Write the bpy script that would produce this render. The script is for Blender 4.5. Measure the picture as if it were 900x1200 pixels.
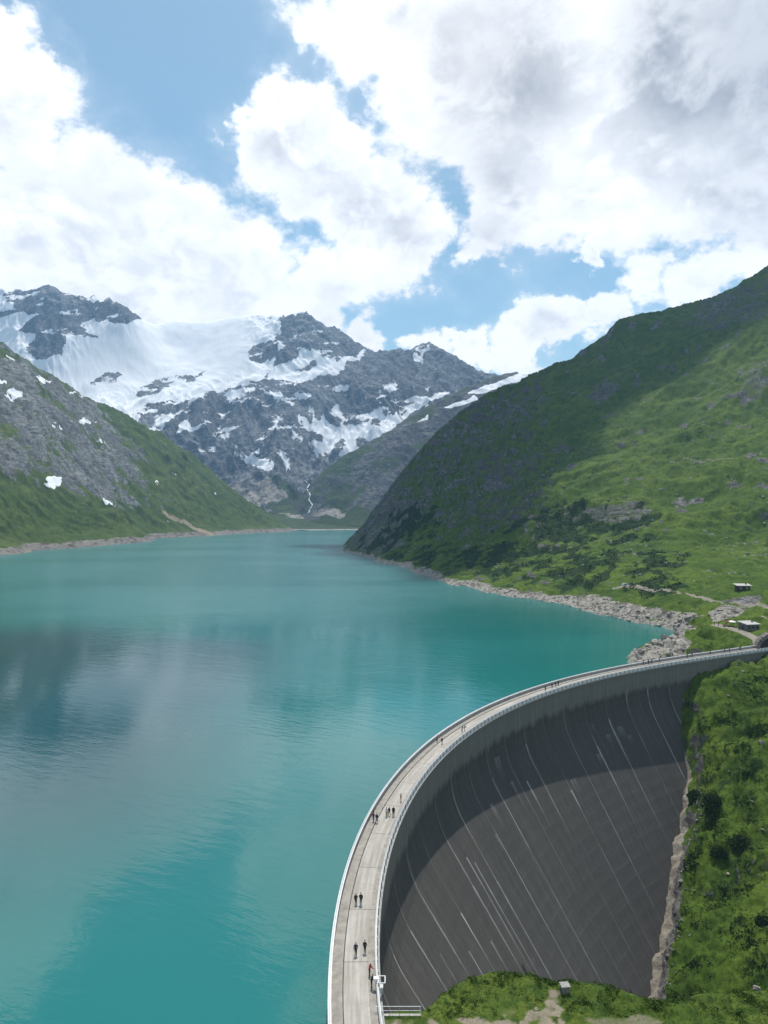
import bpy, bmesh, math, random
import numpy as np
from mathutils import Vector
R = math.radians
sc = bpy.context.scene
COL = sc.collection
for o in list(bpy.data.objects):
    bpy.data.objects.remove(o)

# ------------------------------------------------------------------ camera, sky, sun, exposure
F, CZ = 832.0, 58.0                       # survey: focal length in photo pixels, eye height above the dam road
WATER = -5.0
cam = bpy.data.cameras.new('camera')
cam.sensor_fit = 'VERTICAL'; cam.sensor_height = 24.0; cam.lens = F / 1200 * 24.0
cam.clip_start = 0.5; cam.clip_end = 30000
camo = bpy.data.objects.new('camera', cam); COL.objects.link(camo)
camo.location = (0, 0, CZ); camo.rotation_euler = (R(90), 0, 0)
sc.camera = camo

SUN_EL, SUN_AZ = 64.8, 4.0              # azimuth from +Y, negative is to the left
sdir = Vector((math.cos(R(SUN_EL)) * math.sin(R(SUN_AZ)), math.cos(R(SUN_EL)) * math.cos(R(SUN_AZ)), math.sin(R(SUN_EL))))
sun = bpy.data.lights.new('sun', 'SUN'); sun.energy = 5.0; sun.angle = R(0.5); sun.color = (1.0, 0.955, 0.88)
suno = bpy.data.objects.new('sun', sun); COL.objects.link(suno)
suno.location = (0, 0, 300); suno.rotation_euler = sdir.to_track_quat('Z', 'Y').to_euler()

sc.view_settings.view_transform = 'Standard'; sc.view_settings.look = 'None'
sc.view_settings.exposure = 0.0; sc.view_settings.gamma = 1.0
sc.view_settings.use_curve_mapping = False
sc.cycles.max_bounces = 5; sc.cycles.diffuse_bounces = 2; sc.cycles.glossy_bounces = 2
sc.cycles.transparent_max_bounces = 6; sc.cycles.volume_bounces = 0; sc.cycles.transmission_bounces = 2
sc.cycles.use_denoising = True
sc.cycles.sample_clamp_indirect = 6.0


class NT:
    """small helper to write node trees as expressions"""
    def __init__(s, tree):
        s.t = tree; s.n = tree.nodes; s.l = tree.links
    def node(s, typ, **kw):
        n = s.n.new(typ)
        for k, v in kw.items():
            setattr(n, k, v)
        return n
    def put(s, sock, v):
        if isinstance(v, bpy.types.NodeSocket):
            s.l.new(v, sock)
        elif v is not None:
            sock.default_value = v
    def math(s, op, a, b=None, c=None, clamp=False):
        n = s.node('ShaderNodeMath', operation=op, use_clamp=clamp)
        s.put(n.inputs[0], a)
        if b is not None: s.put(n.inputs[1], b)
        if c is not None: s.put(n.inputs[2], c)
        return n.outputs[0]
    def vmath(s, op, a, b=None, out=0):
        n = s.node('ShaderNodeVectorMath', operation=op)
        s.put(n.inputs[0], a)
        if b is not None: s.put(n.inputs[1], b)
        return n.outputs[out]
    def scale(s, v, k):
        n = s.node('ShaderNodeVectorMath', operation='SCALE')
        s.put(n.inputs[0], v); s.put(n.inputs[3], k)
        return n.outputs[0]
    def noise(s, vec, scale, detail=4, rough=0.55, dist=0.0, col=False):
        n = s.node('ShaderNodeTexNoise')
        s.put(n.inputs['Vector'], vec); n.inputs['Scale'].default_value = scale
        n.inputs['Detail'].default_value = detail; n.inputs['Roughness'].default_value = rough
        n.inputs['Distortion'].default_value = dist
        return n.outputs['Color' if col else 'Fac']
    def ramp(s, v, a, b, lo=0.0, hi=1.0, smooth=True):
        n = s.node('ShaderNodeMapRange', interpolation_type='SMOOTHSTEP' if smooth else 'LINEAR')
        s.put(n.inputs[0], v); s.put(n.inputs[1], a); s.put(n.inputs[2], b); s.put(n.inputs[3], lo); s.put(n.inputs[4], hi)
        return n.outputs[0]
    def mix(s, f, a, b, blend='MIX'):
        n = s.node('ShaderNodeMix', data_type='RGBA', blend_type=blend)
        s.put(n.inputs[0], f)
        for i, v in ((6, a), (7, b)):
            s.put(n.inputs[i], v if isinstance(v, bpy.types.NodeSocket) else (*v[:3], 1.0))
        return n.outputs[2]
    def attr(s, name, out='Fac'):
        n = s.node('ShaderNodeAttribute'); n.attribute_name = name
        return n.outputs[out]
    def bump(s, h, strength, dist, normal=None):
        n = s.node('ShaderNodeBump'); n.inputs['Strength'].default_value = strength
        n.inputs['Distance'].default_value = dist; s.put(n.inputs['Height'], h)
        if normal is not None: s.put(n.inputs['Normal'], normal)
        return n.outputs[0]


def pdir(px, py):
    return Vector(((px - 450) / F, 1.0, (600 - py) / F)).normalized()


def build_world():
    w = bpy.data.worlds.new('World'); sc.world = w; w.use_nodes = True
    w.cycles.sampling_method = 'MANUAL'; w.cycles.sample_map_resolution = 512
    w.node_tree.nodes.clear(); k = NT(w.node_tree)
    sky = k.node('ShaderNodeTexSky', sky_type='NISHITA', sun_disc=False)
    sky.sun_elevation = R(SUN_EL); sky.sun_rotation = R(SUN_AZ)
    sky.altitude = 500; sky.air_density = 1.0; sky.dust_density = 1.0; sky.ozone_density = 0.6
    d = k.vmath('NORMALIZE', k.node('ShaderNodeTexCoord').outputs['Generated'])
    # billow coordinates: squeezed vertically so the heaps are wider than high
    dw = k.vmath('MULTIPLY', d, (1.0, 1.0, 1.25))
    wob = k.scale(k.vmath('SUBTRACT', k.noise(dw, 5.0, 3, 0.5, col=True), (0.5, 0.5, 0.5)), 0.10)
    dn = k.vmath('ADD', dw, wob)
    n1 = k.noise(dn, 7.0, 9, 0.60)
    sh = k.vmath('ADD', dn, (sdir.x * 0.022, sdir.y * 0.022, sdir.z * 0.032))
    n2 = k.noise(sh, 7.0, 6, 0.56)
    # where the cloud banks stand (direction, angular size)
    blobs = [(-40, 130, 105), (-30, 55, 85), (20, 260, 130), (110, 300, 115), (200, 310, 105), (285, 325, 105), (170, 370, 90), (350, 360, 70),
             (335, 165, 70), (365, 210, 85), (430, 250, 85), (300, 135, 35), (490, 275, 60), (430, 400, 45), (500, 410, 40),
             (440, 0, 95), (520, 90, 110), (620, 100, 170), (780, 120, 200), (900, 120, 220), (600, 235, 90), (560, 285, 45), (720, 235, 100),
             (850, 230, 80), (900, 290, 60), (650, 390, 40), (700, 375, 38), (610, 405, 38), (545, 405, 30), (760, 325, 55), (820, 325, 55), (680, 305, 22)]
    dwp = k.vmath('ADD', d, k.scale(k.vmath('SUBTRACT', k.noise(dw, 9.0, 5, 0.62, col=True), (0.5, 0.5, 0.5)), 0.17))
    f = None
    for (x, y, r) in blobs:
        c = pdir(x, y); rr = (pdir(x, y + r) - c).length * 0.5 + (pdir(x + r, y) - c).length * 0.5
        g = k.math('SUBTRACT', 1.0, k.math('DIVIDE', k.vmath('DISTANCE', dwp, tuple(c), out=1), rr))
        f = g if f is None else k.math('SMOOTH_MAX', f, g, 0.25)
    f = k.math('MAXIMUM', f, -0.55)
    free = k.math('MULTIPLY', k.math('SUBTRACT', k.noise(dw, 2.3, 3, 0.5), 0.55), 5.0)      # unseen sky: noise clouds, cover thinned to lower the ambient light
    inview = k.ramp(k.vmath('DOT_PRODUCT', d, tuple(pdir(450, 420)), out=1), 0.70, 0.80)
    f = k.math('ADD', k.math('MULTIPLY', f, inview), k.math('MULTIPLY', free, k.math('SUBTRACT', 1.0, inview)))
    body = k.math('ADD', f, k.math('MULTIPLY', k.math('SUBTRACT', n1, 0.5), 2.1))
    mask = k.ramp(body, -0.04, 0.30)
    veil = k.math('MULTIPLY', k.ramp(f, -0.6, 0.35), k.ramp(n1, 0.35, 0.7, 0.0, 0.42))
    mask = k.math('MAXIMUM', mask, veil)
    # light and shade in the cloud: lit where the heap thins towards the sun, greyer in thick bases
    relief = k.math('SUBTRACT', n1, n2)
    lit = k.ramp(relief, -0.11, 0.08)
    thick = k.ramp(body, 0.2, 1.3)
    greys = [(900, 60, 200, 1.0), (800, 30, 130, 0.8), (590, 60, 140, 0.55), (880, 200, 110, 0.6), (600, 190, 70, 0.35), (570, 275, 50, 0.30), (150, 230, 60, 0.12), (420, 240, 45, 0.25), (260, 320, 60, 0.2)]
    gsum = None
    for (x, y, r, a) in greys:
        c = pdir(x, y); rr = (pdir(x, y + r) - c).length
        g = k.ramp(k.vmath('DISTANCE', d, tuple(c), out=1), rr * 1.25, rr * 0.1, 0.0, a)
        gsum = g if gsum is None else k.math('MAXIMUM', gsum, g)
    gfree = k.ramp(k.noise(dw, 3.0, 2, 0.5), 0.4, 0.75, 0.0, 0.8)
    gsum = k.math('ADD', k.math('MULTIPLY', gsum, inview), k.math('MULTIPLY', gfree, k.math('SUBTRACT', 1.0, inview)))
    shade = k.math('ADD', k.math('MULTIPLY', k.math('SUBTRACT', 1.0, lit), k.math('ADD', 0.18, k.math('MULTIPLY', thick, 0.48))), k.math('MULTIPLY', gsum, 0.66), clamp=True)
    ccol = k.mix(shade, (1.34, 1.35, 1.38), (0.46, 0.49, 0.55))
    SKY = 0.145
    skyc = k.vmath('MULTIPLY', k.scale(sky.outputs[0], SKY), (0.86, 1.05, 0.95))
    out = k.mix(mask, skyc, ccol)
    bg = k.node('ShaderNodeBackground'); k.put(bg.inputs[0], out); bg.inputs[1].default_value = 1.0
    k.l.new(bg.outputs[0], k.node('ShaderNodeOutputWorld').inputs[0])
build_world()

# ------------------------------------------------------------------ helpers
random.seed(4); rng = np.random.default_rng(7)
_tab = np.random.default_rng(3)
_ANG = _tab.uniform(0, 2 * math.pi, 1024); _GX = np.cos(_ANG); _GY = np.sin(_ANG)

def perlin(x, y, seed=0):
    xi = np.floor(x).astype(np.int64); yi = np.floor(y).astype(np.int64)
    fx = x - xi; fy = y - yi
    def g(ix, iy, ax, ay):
        h = (ix * 374761393 + iy * 668265263 + seed * 1274126177) & 0xffffffff
        h = ((h ^ (h >> 13)) * 1274126177) & 0xffffffff
        h = (h ^ (h >> 16)) & 1023
        return _GX[h] * ax + _GY[h] * ay
    u = fx * fx * fx * (fx * (fx * 6 - 15) + 10); v = fy * fy * fy * (fy * (fy * 6 - 15) + 10)
    a = g(xi, yi, fx, fy); b = g(xi + 1, yi, fx - 1, fy); c = g(xi, yi + 1, fx, fy - 1); e = g(xi + 1, yi + 1, fx - 1, fy - 1)
    return ((a + (b - a) * u) * (1 - v) + (c + (e - c) * u) * v) * 1.5

def fbm(x, y, wl, octv=4, seed=0, gain=0.5):
    t = np.zeros_like(x); a = 1.0
    for i in range(octv):
        t += a * perlin(x / wl, y / wl, seed + i); a *= gain; wl *= 0.5
    return t

def ridged(x, y, wl, octv=4, seed=0, gain=0.5):
    t = np.zeros_like(x); a = 1.0
    for i in range(octv):
        t += a * (0.55 - np.abs(perlin(x / wl, y / wl, seed + i)) * 1.6); a *= gain; wl *= 0.5
    return t

def sstep(a, b, x):
    t = np.clip((x - a) / (b - a), 0, 1); return t * t * (3 - 2 * t)

class TPS:
    """smooth surface through surveyed points"""
    def __init__(s, pts, lam=1e-5, sc=1000.0):
        p = np.asarray(pts, float); s.sc = sc; s.p = p[:, :2] / sc
        n = len(p); K = s._k(s.p); K[np.arange(n), np.arange(n)] += lam
        P = np.c_[np.ones(n), s.p]
        A = np.block([[K, P], [P.T, np.zeros((3, 3))]])
        s.w = np.linalg.solve(A, np.r_[p[:, 2], 0, 0, 0])
    def _k(s, q):
        d2 = ((q[:, None, :] - s.p[None]) ** 2).sum(-1)
        return d2 * np.log(d2 + 1e-12) * 0.5
    def __call__(s, x, y):
        x = np.asarray(x, float); sh = x.shape
        q = np.c_[x.ravel(), np.asarray(y, float).ravel()] / s.sc
        out = np.empty(len(q))
        for i in range(0, len(q), 60000):
            c = q[i:i + 60000]
            out[i:i + 60000] = s._k(c) @ s.w[:-3] + s.w[-3] + c @ s.w[-2:]
        return out.reshape(sh)

def at(px, py, D):
    """surveyed point: bearing and height angle taken from the photo, distance D metres"""
    return ((px - 450) / F * D, D, CZ + (600 - py) / F * D)
def atz(px, py, z):
    D = (CZ - z) * F / (py - 600); return ((px - 450) / F * D, D, z)

def mesh_np(name, V, faces, mats=(), smooth=True):
    me = bpy.data.meshes.new(name)
    V = np.asarray(V, np.float32); faces = np.asarray(faces, np.int32)
    k = faces.shape[1]
    me.vertices.add(len(V)); me.vertices.foreach_set('co', V.ravel())
    me.loops.add(faces.size); me.loops.foreach_set('vertex_index', faces.ravel())
    me.polygons.add(len(faces)); me.polygons.foreach_set('loop_start', np.arange(0, faces.size, k, dtype=np.int32))
    me.update(calc_edges=True)
    me.polygons.foreach_set('use_smooth', np.full(len(faces), smooth))
    for m in mats: me.materials.append(m)
    return me

def put_attr(me, name, v):
    a = me.attributes.new(name, 'FLOAT', 'POINT'); a.data.foreach_set('value', np.asarray(v, np.float32).ravel())

def link(name, me, parent=None, **props):
    o = bpy.data.objects.new(name, me); COL.objects.link(o)
    if parent is not None: o.parent = parent
    for k, v in props.items(): o[k] = v
    return o

def thing(name, label, cat, loc=(0, 0, 0), rz=0, group=None):
    o = bpy.data.objects.new(name, None); COL.objects.link(o)
    o.empty_display_size = 0.3
    o.location = loc; o.rotation_euler = (0, 0, rz); o['label'] = label; o['category'] = cat
    if group: o['group'] = group
    return o

def bm_obj(name, bm, mat, parent=None, smooth=False, **props):
    me = bpy.data.meshes.new(name); bm.normal_update(); bm.to_mesh(me); bm.free()
    for m in (mat if isinstance(mat, (list, tuple)) else [mat]): me.materials.append(m)
    if smooth:
        for p in me.polygons: p.use_smooth = True
    return link(name, me, parent, **props)

def bx(bm, x0, x1, y0, y1, z0, z1):
    v = [bm.verts.new(p) for p in ((x0, y0, z0), (x1, y0, z0), (x1, y1, z0), (x0, y1, z0), (x0, y0, z1), (x1, y0, z1), (x1, y1, z1), (x0, y1, z1))]
    for f in ((3, 2, 1, 0), (4, 5, 6, 7), (0, 1, 5, 4), (1, 2, 6, 5), (2, 3, 7, 6), (3, 0, 4, 7)):
        bm.faces.new([v[i] for i in f])

def tube(bm, a, b, r, n=6):
    a = Vector(a); b = Vector(b); z = (b - a).normalized()
    x = z.orthogonal().normalized(); y = z.cross(x)
    A = []; B = []
    for i in range(n):
        t = 2 * math.pi * i / n; d = x * math.cos(t) * r + y * math.sin(t) * r
        A.append(bm.verts.new(a + d)); B.append(bm.verts.new(b + d))
    for i in range(n):
        j = (i + 1) % n; bm.faces.new((A[i], A[j], B[j], B[i]))
    bm.faces.new(A[::-1]); bm.faces.new(B)

def new_mat(name):
    m = bpy.data.materials.new(name); m.use_nodes = True
    k = NT(m.node_tree); b = k.n['Principled BSDF']
    return m, k, b

def simple(name, col, rough=0.7, var=0.15, scale=2.0, metal=0.0, spec=0.3, bump=0.0):
    m, k, b = new_mat(name)
    tc = k.node('ShaderNodeTexCoord').outputs['Object']
    n = k.noise(tc, scale, 5, 0.6)
    c2 = tuple(max(0, c * (1 - var * 2)) for c in col)
    k.put(b.inputs['Base Color'], k.mix(k.ramp(n, 0.3, 0.7), c2, tuple(min(1, c * (1 + var * 0.6)) for c in col)))
    b.inputs['Roughness'].default_value = rough; b.inputs['Metallic'].default_value = metal
    b.inputs['Specular IOR Level'].default_value = spec
    if bump: k.put(b.inputs['Normal'], k.bump(n, 0.5, bump))
    return m

# ------------------------------------------------------------------ terrain materials
def terrain_mat(name, grass, rock, bare, unit, scrub=(0.026, 0.052, 0.014), snow=(0.86, 0.87, 0.90), bumpd=1.0, sharp=0.5, dirt=(0.30, 0.25, 0.18)):
    """grass, rock, bare stone, scrub and snow, laid by surveyed masks whose borders are broken by noise; unit = metres of the finest grain"""
    m, k, b = new_mat(name)
    P = k.node('ShaderNodeNewGeometry').outputs['Position']
    nA = k.noise(P, 1 / (unit * 60), 5, 0.6)
    nB = k.noise(P, 1 / (unit * 14), 6, 0.65)
    nC = k.noise(P, 1 / (unit * 3), 5, 0.7)
    br = k.math('SUBTRACT', k.math('ADD', k.math('MULTIPLY', nB, 0.55), k.math('MULTIPLY', nC, 0.45)), 0.5)
    def edge(attr, w=0.12, gain=1.0):
        return k.ramp(k.math('ADD', k.attr(attr), k.math('MULTIPLY', br, gain * sharp * 2)), 0.5 - w, 0.5 + w)
    g = k.mix(k.ramp(nA, 0.36, 0.64), grass[0], grass[1])
    g = k.mix(k.ramp(nB, 0.45, 0.62), g, grass[2])
    g = k.mix(k.ramp(nC, 0.40, 0.72, 0.0, 0.75), g, tuple(c * 0.42 for c in grass[0]))
    rk = k.mix(k.ramp(nB, 0.35, 0.65), rock[0], rock[1])
    rk = k.mix(k.ramp(nA, 0.40, 0.62, 0, 0.75), rk, tuple(c * 0.55 for c in rock[0]))
    Ps = k.vmath('MULTIPLY', P, (1.0, 1.0, 2.6))
    strat = k.noise(Ps, 1 / (unit * 7), 7, 0.72, 0.6)
    rk = k.mix(k.ramp(strat, 0.40, 0.62), tuple(c * 0.45 for c in rock[0]), rk)
    rk = k.mix(k.ramp(nC, 0.5, 0.75, 0, 0.6), rk, tuple(min(1, c * 1.5) for c in rock[1]))
    bar = k.mix(k.ramp(nC, 0.35, 0.65), bare[0], bare[1])
    bar = k.mix(k.ramp(strat, 0.5, 0.42, 0, 0.8), bar, tuple(c * 0.35 for c in bare[0]))
    c = k.mix(edge('rock'), g, rk)
    c = k.mix(edge('scrub', 0.1), c, k.mix(k.ramp(nC, 0.4, 0.65), tuple(x * 0.6 for x in scrub), scrub))
    c = k.mix(edge('bare', 0.08), c, bar)
    c = k.mix(edge('dirt', 0.15, 0.5), c, k.mix(k.ramp(nC, 0.4, 0.6), tuple(x * 0.8 for x in dirt), dirt))
    sn = edge('snow', 0.05)
    c = k.mix(sn, c, k.mix(k.ramp(nB, 0.35, 0.7, 0, 0.35), snow, (0.74, 0.74, 0.74)))
    k.put(b.inputs['Base Color'], c)
    b.inputs['Roughness'].default_value = 0.9; b.inputs['Specular IOR Level'].default_value = 0.08
    hgt = k.math('ADD', k.math('MULTIPLY', nC, 0.6), k.math('MULTIPLY', strat, k.math('MULTIPLY', k.attr('rock'), 1.2)))
    hgt = k.math('MULTIPLY', hgt, k.math('SUBTRACT', 1.0, k.math('MULTIPLY', sn, 0.95)))
    k.put(b.inputs['Normal'], k.bump(hgt, 1.0, unit * bumpd))
    return m

GRASS_R = ((0.060, 0.104, 0.013), (0.100, 0.146, 0.020), (0.044, 0.080, 0.012))
GRASS_L = ((0.066, 0.104, 0.022), (0.094, 0.126, 0.030), (0.048, 0.078, 0.022))
GRASS_F = ((0.050, 0.080, 0.030), (0.060, 0.090, 0.030), (0.050, 0.065, 0.032))
ROCK = ((0.13, 0.125, 0.12), (0.22, 0.21, 0.20))
BARE = ((0.20, 0.182, 0.155), (0.35, 0.325, 0.285))

def patch(x, y, poly):
    """1 inside, falling to 0 about 10 px outside a polygon given in survey angles"""
    p = np.asarray(poly, float); n = len(p)
    ins = np.zeros(x.shape, bool); dmin = np.full(x.shape, 1e9)
    for i in range(n):
        x0, y0 = p[i]; x1, y1 = p[(i + 1) % n]
        c = ((y0 > y) != (y1 > y))
        with np.errstate(divide='ignore', invalid='ignore'):
            xi = (x1 - x0) * (y - y0) / (y1 - y0 if y1 != y0 else 1e-9) + x0
        ins ^= c & (x < xi)
        dx, dy = x1 - x0, y1 - y0; L = dx * dx + dy * dy + 1e-9
        t = np.clip(((x - x0) * dx + (y - y0) * dy) / L, 0, 1)
        dmin = np.minimum(dmin, np.hypot(x - x0 - t * dx, y - y0 - t * dy))
    return np.where(ins, dmin, -dmin)

def terrain_obj(name, X, Y, Z, attrs, mat, drop=-14.0, keep=None, **props):
    r, c = X.shape
    idx = np.arange(r * c).reshape(r, c)
    q = np.stack([idx[:-1, :-1], idx[:-1, 1:], idx[1:, 1:], idx[1:, :-1]], -1).reshape(-1, 4)
    zf = Z.ravel()
    ok = (zf[q].max(1) > drop)
    if keep is not None: ok &= keep.ravel()[q].all(1)
    q = q[ok]
    used = np.zeros(r * c, bool); used[q.ravel()] = True
    ren = np.cumsum(used) - 1; q = ren[q]
    V = np.stack([X.ravel(), Y.ravel(), zf], -1)[used]
    me = mesh_np(name, V, q, [mat])
    for k_ in ('rock', 'scrub', 'bare', 'dirt', 'snow'):
        v = attrs.get(k_)
        put_attr(me, k_, np.zeros(len(V)) if v is None else np.broadcast_to(v, X.shape).ravel()[used])
    return link(name, me, kind='structure', **props)

def grid(u0, u1, nu, y0, y1, ny):
    u = np.linspace(u0, u1, nu); y = np.exp(np.linspace(math.log(y0), math.log(y1), ny))
    Y, U = np.meshgrid(y, u, indexing='ij')
    return U * Y, Y

def pix(X, Y, Z):
    return 450 + F * X / Y, 600 - F * (Z - CZ) / Y

def slope_of(X, Y, Z):
    """steepness from the grid itself"""
    gx = np.gradient(Z, axis=1) / np.maximum(np.gradient(X, axis=1), 1e-3)
    gy = (np.gradient(Z, axis=0) - gx * np.gradient(X, axis=0)) / np.gradient(Y, axis=0)
    return np.hypot(gx, gy)

# ------------------------------------------------------------------ the dam's axis (upstream edge of the crest) and its profile
DCX = [-6.060805427520203e-09, -2.3245941283821497e-08, 0.002697897842927734, -0.0907975835840433, -6.221877484622184]
DCY = [1.7370796724116964e-08, -1.118486385320383e-05, 0.0010947093369367267, 0.9572748678115862, 79.33692441751415]
DS0, DS1, BLK = -25.0, 300.0, 12.5
def axis(s):
    s = np.asarray(s, float)
    x = np.polyval(DCX, s); y = np.polyval(DCY, s)
    dx = np.polyval(np.polyder(DCX), s); dy = np.polyval(np.polyder(DCY), s); n = np.hypot(dx, dy)
    return x, y, dy / n, -dx / n                    # position and the unit vector pointing downstream
def batter(h):
    h = np.asarray(h, float)
    return np.where(h < 7, 0, np.where(h < 18, .66 * (h - 7) ** 2 / 22, 3.63 + .66 * (h - 18)))
CREST = 6.0
def dam_pt(s, o, z):
    x, y, rx, ry = axis(s)
    return np.stack(np.broadcast_arrays(x + rx * o, y + ry * o, np.asarray(z, float)), -1)
_ss = np.linspace(DS0 - 10, DS1 + 10, 700); _ax = axis(_ss)
def dam_so(x, y):
    """station and offset of a ground point relative to the dam axis"""
    sh = x.shape; x = x.ravel(); y = y.ravel(); s = np.empty(len(x)); o = np.empty(len(x))
    for i in range(0, len(x), 20000):
        dx = x[i:i + 20000, None] - _ax[0]; dy = y[i:i + 20000, None] - _ax[1]
        j = np.argmin(dx * dx + dy * dy, 1); r_ = np.arange(len(j))
        s[i:i + 20000] = _ss[j]; o[i:i + 20000] = dx[r_, j] * _ax[2][j] + dy[r_, j] * _ax[3][j]
    return s.reshape(sh), o.reshape(sh)

# ------------------------------------------------------------------ right hill, far bank of the dam and the rocky point
right_pts = []
shore = [(405, 643), (425, 652), (440, 657), (480, 665), (520, 682), (580, 696), (640, 704), (690, 716), (740, 728), (785, 738), (797, 742)]
for p in shore: right_pts.append(atz(*p, WATER))
for (px_, py_) in ((385, 645), (420, 663), (470, 680), (510, 695), (580, 712), (640, 722), (690, 735), (740, 742), (690, 765)):
    q = atz(px_, py_, WATER); right_pts.append((q[0], q[1], -22.0))
right_pts += [at(*p) for p in [
    (775, 752, 335), (745, 765, 312), (720, 776, 299), (790, 742, 352), (800, 755, 325), (820, 740, 345), (840, 735, 345), (810, 725, 375),
    (720, 700, 475), (640, 690, 530), (580, 686, 575), (780, 712, 410),
    (868, 693, 425), (860, 712, 380), (735, 686, 480), (800, 695, 435), (900, 715, 370), (900, 740, 325), (875, 743, 330), (950, 730, 335), (960, 760, 300),
    (900, 690, 430), (900, 650, 520), (900, 550, 720), (900, 450, 900), (900, 380, 1010), (900, 323, 1130), (845, 343, 1170),
    (800, 650, 540), (800, 600, 680), (800, 500, 900), (800, 420, 1080), (800, 360, 1220), (720, 379, 1250),
    (700, 660, 560), (700, 600, 720), (700, 500, 960), (703, 411, 1250), (660, 426, 1260),
    (600, 660, 640), (600, 600, 810), (600, 520, 1040), (600, 450, 1300), (540, 478, 1300), (520, 650, 760), (520, 580, 1000), (505, 510, 1300),
    (460, 640, 960), (460, 600, 1100), (460, 557, 1300), (432, 625, 1130), (433, 598, 1260), (418, 628, 1240),
    (1000, 700, 400), (1000, 550, 720), (1000, 400, 950), (1000, 285, 1150), (1100, 720, 380), (1100, 350, 1000), (1100, 250, 1180)]]
for (a, b_, D, dz) in ((900, 308, 1500, 430), (703, 398, 1550, 280), (600, 450, 1600, 210), (505, 510, 1600, 90), (440, 590, 1500, 0), (410, 640, 1450, -45), (1000, 270, 1600, 500), (800, 350, 1600, 400)):
    right_pts.append(((a - 450) / F * D, D, dz))
# downstream bank: where it meets the dam face, and its slope above the frame's lower right corner
bank = [(123.6, 277.7, -4.5), (113.1, 268.8, -16.2), (106.9, 258, -25.6), (96.7, 238, -42.3), (90.6, 226.4, -50.9), (83.9, 214.6, -58.1), (74.3, 198, -65.7), (68, 187.1, -69.1)]
right_pts += bank
right_pts += [at(*p) for p in [(860, 785, 283), (900, 778, 283), (850, 830, 262), (900, 830, 258), (850, 900, 240), (900, 900, 234), (840, 980, 222), (900, 980, 214), (830, 1060, 203), (900, 1060, 192),
                                (810, 1140, 186), (900, 1140, 170), (780, 1165, 183), (1000, 800, 265), (1000, 950, 215), (1000, 1100, 170)]]
for s_, z_ in ((215, -55), (190, -70), (160, -85), (130, -90)):
    x_, y_, rx_, ry_ = axis(s_); right_pts.append((float(x_ + rx_ * 20), float(y_ + ry_ * 20), z_))
right_pts += [(60, 165, -85), (95, 150, -75), (140, 135, -62), (160, 302, -0.8), (168, 310, -0.6), (150, 296, -1.8), (140, 290, -2.4), (200, 300, 0.5)]
tps_R = TPS(right_pts, 2e-4)

# the gravel track across the slope and the terrace path (survey points on the ground)
track = np.array([at(720, 684, 486)[:2], at(735, 686, 480)[:2], at(770, 692, 455)[:2], at(800, 699, 430)[:2], at(830, 706, 405)[:2], at(865, 711, 388)[:2], at(900, 715, 372)[:2], at(960, 722, 355)[:2]])
terr = np.array([at(838, 729, 352)[:2], at(850, 737, 343)[:2], at(870, 741, 332)[:2], at(888, 749, 318)[:2], (163, 309), (157, 303)])
upper = np.array([at(780, 540, 805)[:2], at(830, 545, 775)[:2], at(870, 553, 745)[:2], at(930, 565, 725)[:2]])
path2 = np.array([at(893, 722, 350)[:2], at(925, 727, 340)[:2], at(980, 735, 330)[:2]])

def line_d(x, y, L):
    d = np.full(x.shape, 1e9)
    for (x0, y0), (x1, y1) in zip(L[:-1], L[1:]):
        dx, dy = x1 - x0, y1 - y0; t = np.clip(((x - x0) * dx + (y - y0) * dy) / (dx * dx + dy * dy), 0, 1)
        d = np.minimum(d, np.hypot(x - x0 - t * dx, y - y0 - t * dy))
    return d

def right_z(x, y):
    x = np.asarray(x, float); y = np.asarray(y, float)
    z = tps_R(x, y)
    far = sstep(330, 620, y)
    up = sstep(-2, 60, z)
    wx = x + 14 * fbm(x, y, 120, 2, 50); wy = y + 14 * fbm(x, y, 120, 2, 60)
    # ribs and gullies run down the fall line, so squeeze the noise along the contour
    al = wx * 0.26 - wy * 0.97; ac = wx * 0.97 + wy * 0.26
    crag = sstep(0.30, 0.16, x / np.maximum(y, 1.0)) * far            # the steep face above the narrows is craggier
    z = z + far * up * ((2.2 + 5.0 * crag) * ridged(wx, wy, 24, 4, 25, 0.6) - 1.2 - 2.2 * crag)
    z = z + far * up * (17 * ridged(al, ac * 0.45, 190, 4, 11, 0.5) + 3.8 * ridged(wx, wy, 52, 5, 21, 0.58) - 6.5)
    z = z + far * (1 - up) * 2.5 * ridged(wx, wy, 26, 4, 31)
    near = 1 - far
    calm = sstep(1.5, 7.0, np.minimum(line_d(x, y, terr), np.hypot(x - 160, y - 303)))
    z = z + near * calm * (2.3 * fbm(wx, wy, 26, 3, 41) + 1.35 * fbm(x, y, 7.5, 4, 44, 0.6) + 1.1 * ridged(wx * .7, wy * 1.4, 15, 3, 48))
    rim = sstep(9, 1, np.abs(z - WATER - 3.0)) * near * calm
    z = z + rim * (1.9 * ridged(x, y, 13, 4, 46, 0.6) - 0.8)
    return z

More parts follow.
